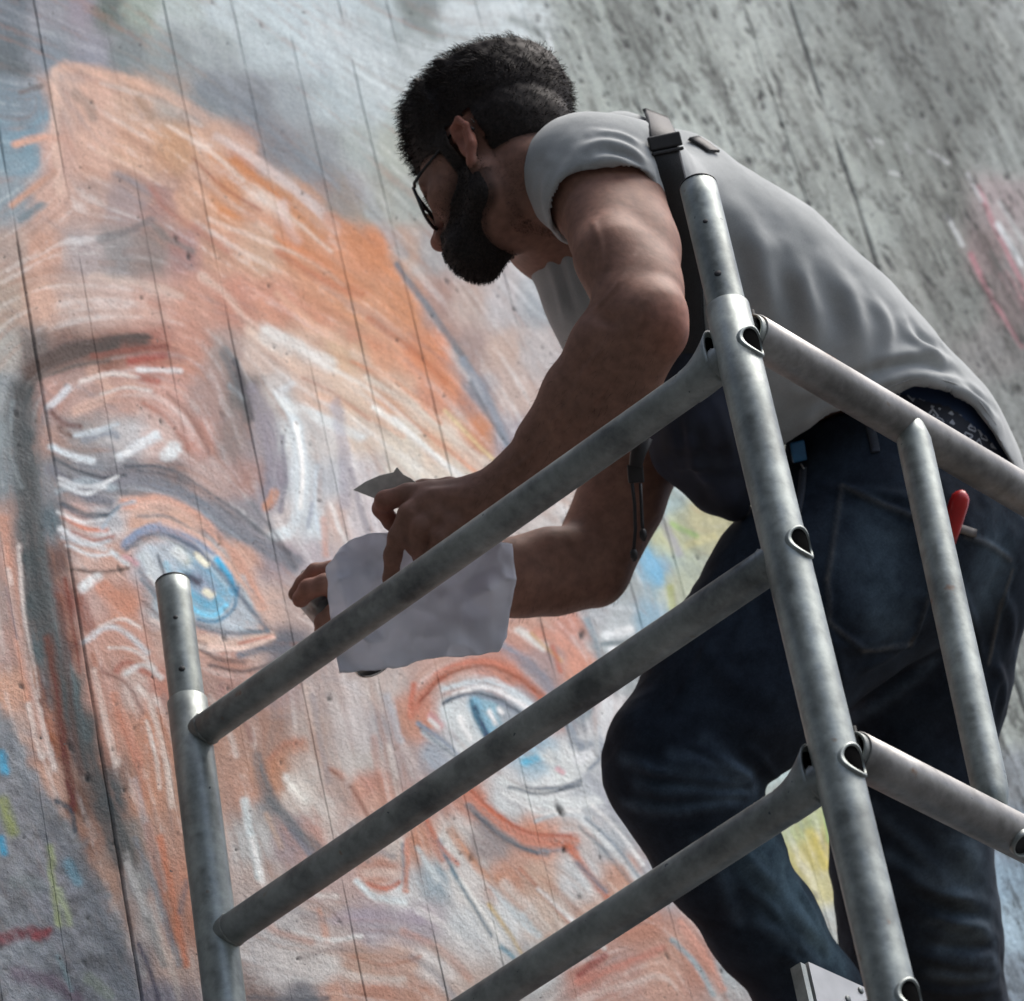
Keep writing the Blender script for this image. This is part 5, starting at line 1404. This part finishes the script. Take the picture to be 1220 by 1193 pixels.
V, F = box_mesh(np.array([p[0], p[1], zp]) - AX * .12 - BX * .06, AX * .34, BX * .13, ZX * (zb - zp - .002))
tag(mesh_obj('wooden_step', V, F, simple('step_wood', (.22, .15, .09), .8, nscale=20), None, False), 'low wooden step on the planks under the raised near foot', 'step')
# ------------------------------------------------------------------ things worn, held and hanging
def rod(pts, r, n=10, closed=False):
    pts = np.asarray(pts, float); m = len(pts); V = []
    rr = np.full(m, r) if np.isscalar(r) else np.asarray(r); px = None
    for i in range(m):
        t = nrm(pts[(i + 1) % m if closed else min(i + 1, m - 1)] - pts[(i - 1) % m if closed else max(i - 1, 0)])
        x = frame_of(t)[0] if px is None else nrm(px - t * (px @ t)); px = x; y = np.cross(t, x)
        V += [pts[i] + rr[i] * (math.cos(a) * x + math.sin(a) * y) for a in np.linspace(0, 2 * math.pi, n, endpoint=False)]
    F = [(i * n + k, i * n + (k + 1) % n, (i + 1) % m * n + (k + 1) % n, (i + 1) % m * n + k) for i in range(m if closed else m - 1) for k in range(n)]
    if not closed: F += [tuple(range(n))[::-1], tuple((m - 1) * n + k for k in range(n))]
    return np.array(V), F
def lathe(c, d, prof, n=40):
    x, y, d = frame_of(d); th = np.linspace(0, 2 * math.pi, n, endpoint=False)
    V = np.concatenate([np.asarray(c) + d * z + np.outer(np.cos(th) * r, x) + np.outer(np.sin(th) * r, y) for r, z in prof])
    F = [(i * n + k, i * n + (k + 1) % n, (i + 1) * n + (k + 1) % n, (i + 1) * n + k) for i in range(len(prof) - 1) for k in range(n)]
    F += [tuple(range(n))[::-1], tuple((len(prof) - 1) * n + k for k in range(n))]
    return V, F
def rbox(c, ex, ey, ez, bev=.0015):
    """box about a centre, half-extent vectors, with chamfered edges"""
    bm = []; V, F = box_mesh(np.asarray(c) - ex - ey - ez, 2 * ex, 2 * ey, 2 * ez); return V, F
def bevel(o, w=.0015, s=2):
    m = o.modifiers.new('bevel', 'BEVEL'); m.width = w; m.segments = s; return o

# eyeglasses
m_frame = simple('black_acetate', (.012, .012, .013), .28, nscale=40, bstr=0)
m_lens, nt, b = new_mat('lens_glass'); b.inputs['Transmission Weight'].default_value = 1; b.inputs['Roughness'].default_value = .02; b.inputs['IOR'].default_value = 1.12
gl = empty('eyeglasses', H(104, 14, 0), 'black framed eyeglasses worn low by the bearded person', 'glasses')
def rim(s, w=26.5, h=23, p=3.4, n=44):
    out = []
    for t in np.linspace(0, 2 * math.pi, n, endpoint=False):
        c_, s_ = math.cos(t), math.sin(t); x = w * np.sign(c_) * abs(c_) ** (2 / p); y = h * np.sign(s_) * abs(s_) ** (2 / p)
        x *= 1 + .08 * (y / h); out.append(H(108 - .0048 * (x + 33) ** 2 * .9 if s > 0 else 108 - .0048 * (33 + x) ** 2 * .9, 10 + y, s * (33 + x)))
    return np.array(out)
for s in (1, -1):
    L = rim(s); fr = mesh_obj('rim', *rod(L, .0022, 8, True), m_frame, gl)
    c = L.mean(0); V = np.concatenate([[c + hF * .0012], L]); F = [(0, 1 + i, 1 + (i + 1) % len(L)) for i in range(len(L))]
    mesh_obj('lens', V, F, m_lens, fr)
    mesh_obj('temple', *rod([H(90, 22, 61 * s), H(86, 22, 66 * s), H(70, 24, 70 * s), H(30, 29, 74 * s), H(0, 35, 77 * s), H(-14, 26, 79 * s), H(-22, 8, 78 * s)], [.0022, .0024, .0021, .0017, .0016, .002, .0022], 8), m_frame, gl)
mesh_obj('bridge', *rod([H(107, 16, 8), H(111, 19, 3), H(111, 19, -3), H(107, 16, -8)], .0018, 8), m_frame, gl)

# sling bag: strap over the shoulder, body hanging in front of the chest
m_web = simple('black_webbing', (.010, .011, .013), .62, nscale=500, var=.4, bstr=.4)
m_bag = simple('navy_bag_cloth', (.012, .016, .030), .8, nscale=26, var=.55, bstr=.35)
bag = empty('shoulder_bag', W(842, 540, 5.30), 'dark navy sling bag hanging below the chest on a wide black strap', 'bag')
mesh_obj('strap', *strip_on(sV, sn, spr, [(780, 140), (786, 158), (790, 180), (797, 210), (805, 240), (812, 275), (818, 320), (822, 370), (826, 420), (832, 470)], .0185, .009, .003, 8, .6), m_web, bag)
q = on_surface(sV, spr, [(788, 172), (790, 182)], 5., sn); fc = np.nonzero(((CAM - sV) * sn).sum(1) > 0)[0]; k = fc[np.argmin(((sV[fc] - q[0]) ** 2).sum(1))]; bn = nrm(nrm(sn[k]) * .4 + nrm(CAM - sV[k]) * .6); bt = nrm(W(795, 200, 5.2) - W(786, 160, 5.2)); bt = nrm(bt - bn * (bt @ bn)); bs = np.cross(bt, bn)
bevel(mesh_obj('buckle', *box_mesh(q[0] + bn * .012 - bs * .0215 - bt * .009, bs * .043, bt * .018, bn * .005), m_darkcap, bag, False), .002)
bevel(mesh_obj('buckle', *box_mesh(q[0] + bn * .012 - bs * .0205 + bt * .011, bs * .041, bt * .004, bn * .0065), m_darkcap, bag, False), .001)
mesh_obj('strap_back', *strip_on(sV, sn, spr, [(826, 166), (838, 172), (850, 182)], .012, .002, .004), m_web, bag)
bf = Field().chain([(822, 450, 5.33, 50), (840, 515, 5.32, 56), (864, 578, 5.34, 34), (876, 606, 5.35, 16)], .02).chain([(800, 500, 5.34, 34), (812, 540, 5.34, 32), (846, 586, 5.345, 22)], .02)
lo, hi = bf.bounds(); V, F = mesh_sdf(bf, lo, hi, .004); V = relax(V, F, 2)
V = folds(V, F, [(6, 14, [(800, 520), (840, 560), (868, 600)]), (5, 12, [(840, 480), (850, 540), (866, 590)]), (7, 9, [(820, 490), (826, 545), (850, 585)]), (-6, 8, [(808, 500), (818, 548)]), (6, 8, [(800, 560), (830, 552), (866, 560)]), (-5, 8, [(805, 545), (840, 538), (870, 545)]), (6, 9, [(850, 470), (866, 520), (876, 570)])])
mesh_obj('bag_body', V, F, m_bag, bag)
# black clip with two cords and toggles below the strap
cl = empty('strap_clip', W(756, 552, 5.12), 'black clip with two hanging cord ends and toggles by the far elbow', 'clip')
P = lambda x, y: W(x, y, 5.12)
mesh_obj('webbing', *rod([P(768, 520), P(760, 540), P(757, 556)], [.011, .010, .008], 8), m_web, cl)
bevel(mesh_obj('clip_body', *box_mesh(P(747, 554), (P(766, 553) - P(747, 554)), (P(749, 576) - P(747, 554)), cF * .008), m_darkcap, cl, False), .0015)
for a in ([(753, 576), (756, 600), (757, 630), (755, 656)], [(763, 576), (764, 600), (765, 622), (766, 632)]):
    mesh_obj('cord', *rod([P(*t) for t in a], .0022, 8), m_web, cl)
    e = a[-1]; mesh_obj('toggle', *rod([P(e[0], e[1] - 2), P(e[0], e[1] + 2), P(e[0] + .5, e[1] + 8), P(e[0] + 1, e[1] + 13)], [.0025, .0048, .0046, .002], 10), m_darkcap, cl)

# spray can
m_can, nt, b = new_mat('printed_can'); n = noise_node(nt, 24, 3, .5); r = ramp(nt, n.outputs[0], [(.35, (.015, .017, .018)), (.5, (.05, .055, .055)), (.62, (.30, .31, .30))]); nt.links.new(r.outputs[0], b.inputs['Base Color']); b.inputs['Roughness'].default_value = .28; b.inputs['Metallic'].default_value = .3
m_tin = simple('bare_tin', (.6, .6, .58), .25, .9, nscale=90, var=.1, bstr=.05)
ct, cb = W(375, 697, 5.275), W(449, 783, 5.19); cd = nrm(cb - ct); cLn = np.linalg.norm(cb - ct)
can = empty('spray_can', cb, 'dark spray can held upside down in the far hand behind the white paper', 'spray can')
mesh_obj('can_body', *lathe(ct, cd, [(.0305, 0), (.0325, .003), (.0325, cLn - .004), (.0318, cLn - .001)]), m_can, can)
mesh_obj('can_base', *lathe(cb - cd * .004, cd, [(.0322, 0), (.0332, .002), (.0332, .004), (.0310, .0052), (.0295, .001), (.020, -.006), (.004, -.008)]), m_tin, can)
mesh_obj('can_shoulder', *lathe(ct, -cd, [(.0325, -.002), (.0330, .001), (.031, .004), (.026, .009), (.018, .013), (.014, .014)]), m_tin, can)
mesh_obj('nozzle', *lathe(ct - cd * .012, -cd, [(.0075, 0), (.0075, .011), (.006, .013)]), m_darkcap, can)

# creased sheet of paper over the can
def sample(poly, t):
    poly = np.array(poly, float); s = np.r_[0, np.cumsum(np.linalg.norm(np.diff(poly, axis=0), axis=1))]; s /= s[-1]
    return np.stack([np.interp(t, s, poly[:, 0]), np.interp(t, s, poly[:, 1])], -1)
def coons(top, bot, left, right, nu, nv):
    u = np.linspace(0, 1, nu); v = np.linspace(0, 1, nv); T, B_, L, R_ = sample(top, u), sample(bot, u), sample(left, v), sample(right, v)
    U, Vv = np.meshgrid(u, v); U = U[..., None]; Vv = Vv[..., None]
    return (1 - Vv) * T[None] + Vv * B_[None] + (1 - U) * L[:, None] + U * R_[:, None] - ((1 - U) * (1 - Vv) * T[0] + U * (1 - Vv) * T[-1] + (1 - U) * Vv * B_[0] + U * Vv * B_[-1])
G = coons([(403, 652), (425, 640), (470, 632), (540, 634), (611, 648)], [(405, 802), (440, 799), (470, 797), (500, 788), (556, 781), (592, 778)], [(403, 652), (388, 676), (390, 715), (397, 760), (405, 802)], [(611, 648), (615, 690), (607, 740), (602, 760), (592, 778)], 64, 52)
def crease(x, y, a, c, h, w):
    a = np.array(a, float); c = np.array(c, float); t = nrm(c - a); d = (x - a[0]) * -t[1] + (y - a[1]) * t[0]; s = ((x - a[0]) * t[0] + (y - a[1]) * t[1]) / np.linalg.norm(c - a)
    return h * np.maximum(0, 1 - np.abs(d) / w) * np.clip(1.2 - np.abs(s - .5) * 1.6, 0, 1)
G = G + 7 * np.stack([fbm2(G[..., 0] / 22, G[..., 1] / 22, 3, 61), fbm2(G[..., 0] / 22, G[..., 1] / 22, 3, 66)], -1)
gx_, gy_ = G[..., 0], G[..., 1]
dep = 5.128 + .00012 * np.maximum(0, gx_ - 470) + .050 * fbm2(gx_ / 55, gy_ / 55, 2, 77) + .042 * np.abs(fbm2(gx_ / 34, gy_ / 34, 2, 80)) - crease(gx_, gy_, (548, 722), (606, 690), .020, 22) - crease(gx_, gy_, (470, 640), (452, 720), .013, 22) - crease(gx_, gy_, (420, 690), (470, 770), .012, 30) + crease(gx_, gy_, (555, 700), (560, 790), .018, 26) - crease(gx_, gy_, (398, 655), (425, 790), .014, 16) + crease(gx_, gy_, (520, 650), (500, 790), .014, 40)
V = np.array([W(x, y, d) for x, y, d in zip(gx_.ravel(), gy_.ravel(), dep.ravel())]); idx = np.arange(V.shape[0]).reshape(gx_.shape)
F = np.stack([idx[:-1, :-1].ravel(), idx[1:, :-1].ravel(), idx[1:, 1:].ravel(), idx[:-1, 1:].ravel()], 1)
m_paper = simple('white_paper', (.78, .79, .84), .85, nscale=14, var=.05, bstr=.15, bdist=.004)
nt = m_paper.node_tree; tr = nd(nt, 'ShaderNodeBsdfTranslucent'); tr.inputs[0].default_value = (.72, .73, .80, 1); mx = nd(nt, 'ShaderNodeMixShader'); mx.inputs[0].default_value = .28
nt.links.new(nt.nodes['Principled BSDF'].outputs[0], mx.inputs[1]); nt.links.new(tr.outputs[0], mx.inputs[2]); nt.links.new(mx.outputs[0], nt.nodes['Material Output'].inputs[0])
o = tag(mesh_obj('paper_sheet', V, F, m_paper), 'creased white sheet of paper held between the two hands', 'paper'); md = o.modifiers.new('thick', 'SOLIDIFY'); md.thickness = .0005
# piece of cardboard between thumb and forefinger
cp = [(421, 584), (436, 574), (452, 567), (469, 563), (473, 557), (481, 566), (489, 570), (499, 578), (496, 590), (480, 594), (462, 597), (446, 594)]
c0 = np.array([W(x, y, 5.113 - (x - 460) * .00008) for x, y in cp]); V = np.concatenate([c0, c0 + nrm(cF + cU * .3) * .0022]); m = len(cp)
F = [tuple(range(m)), tuple(range(2 * m - 1, m - 1, -1))] + [(i, i + m, (i + 1) % m + m, (i + 1) % m) for i in range(m)]
tag(mesh_obj('cardboard_piece', V, F, simple('grey_cardboard', (.46, .44, .40), .8, nscale=60), None, False), 'torn scrap of grey cardboard pinched in the near hand', 'cardboard')

# red handled tool in the back pocket, blue clip on the belt
jpr = proj(jV)
q = on_surface(jV, jpr, [(1136, 630), (1140, 605)]); dz = (q[0] - CAM) @ cF
a, c = W(1128, 646, dz - .002), W(1146, 588, dz - .016)
rk = tag(mesh_obj('red_handle_tool', *rod([a, a + (c - a) * .3, a + (c - a) * .8, a + (c - a) * .93, c, c + nrm(c - a) * .004], [.0115, .0125, .0128, .0115, .008, .003], 16), simple('red_plastic', (.42, .012, .012), .35, nscale=60, var=.12, bstr=.02)), 'red plastic tool handle sticking out of the jeans back pocket', 'tool')
q = on_surface(jV, jpr, [(952, 560), (950, 575)]); dz = (q[0] - CAM) @ cF - .012
bc = empty('belt_clip', W(950, 540, dz), 'small blue belt clip with thin chain below the shirt hem', 'clip')
bevel(mesh_obj('clip_body', *box_mesh(W(941, 528, dz), W(958, 524, dz) - W(941, 528, dz), W(945, 552, dz) - W(941, 528, dz), cF * .008), simple('blue_plastic', (.02, .13, .28), .4), bc, False), .002)
mesh_obj('chain', *rod([W(954, 552, dz), W(962, 566, dz), W(958, 584, dz), W(950, 598, dz + .004)], .0014, 8), m_tin, bc)
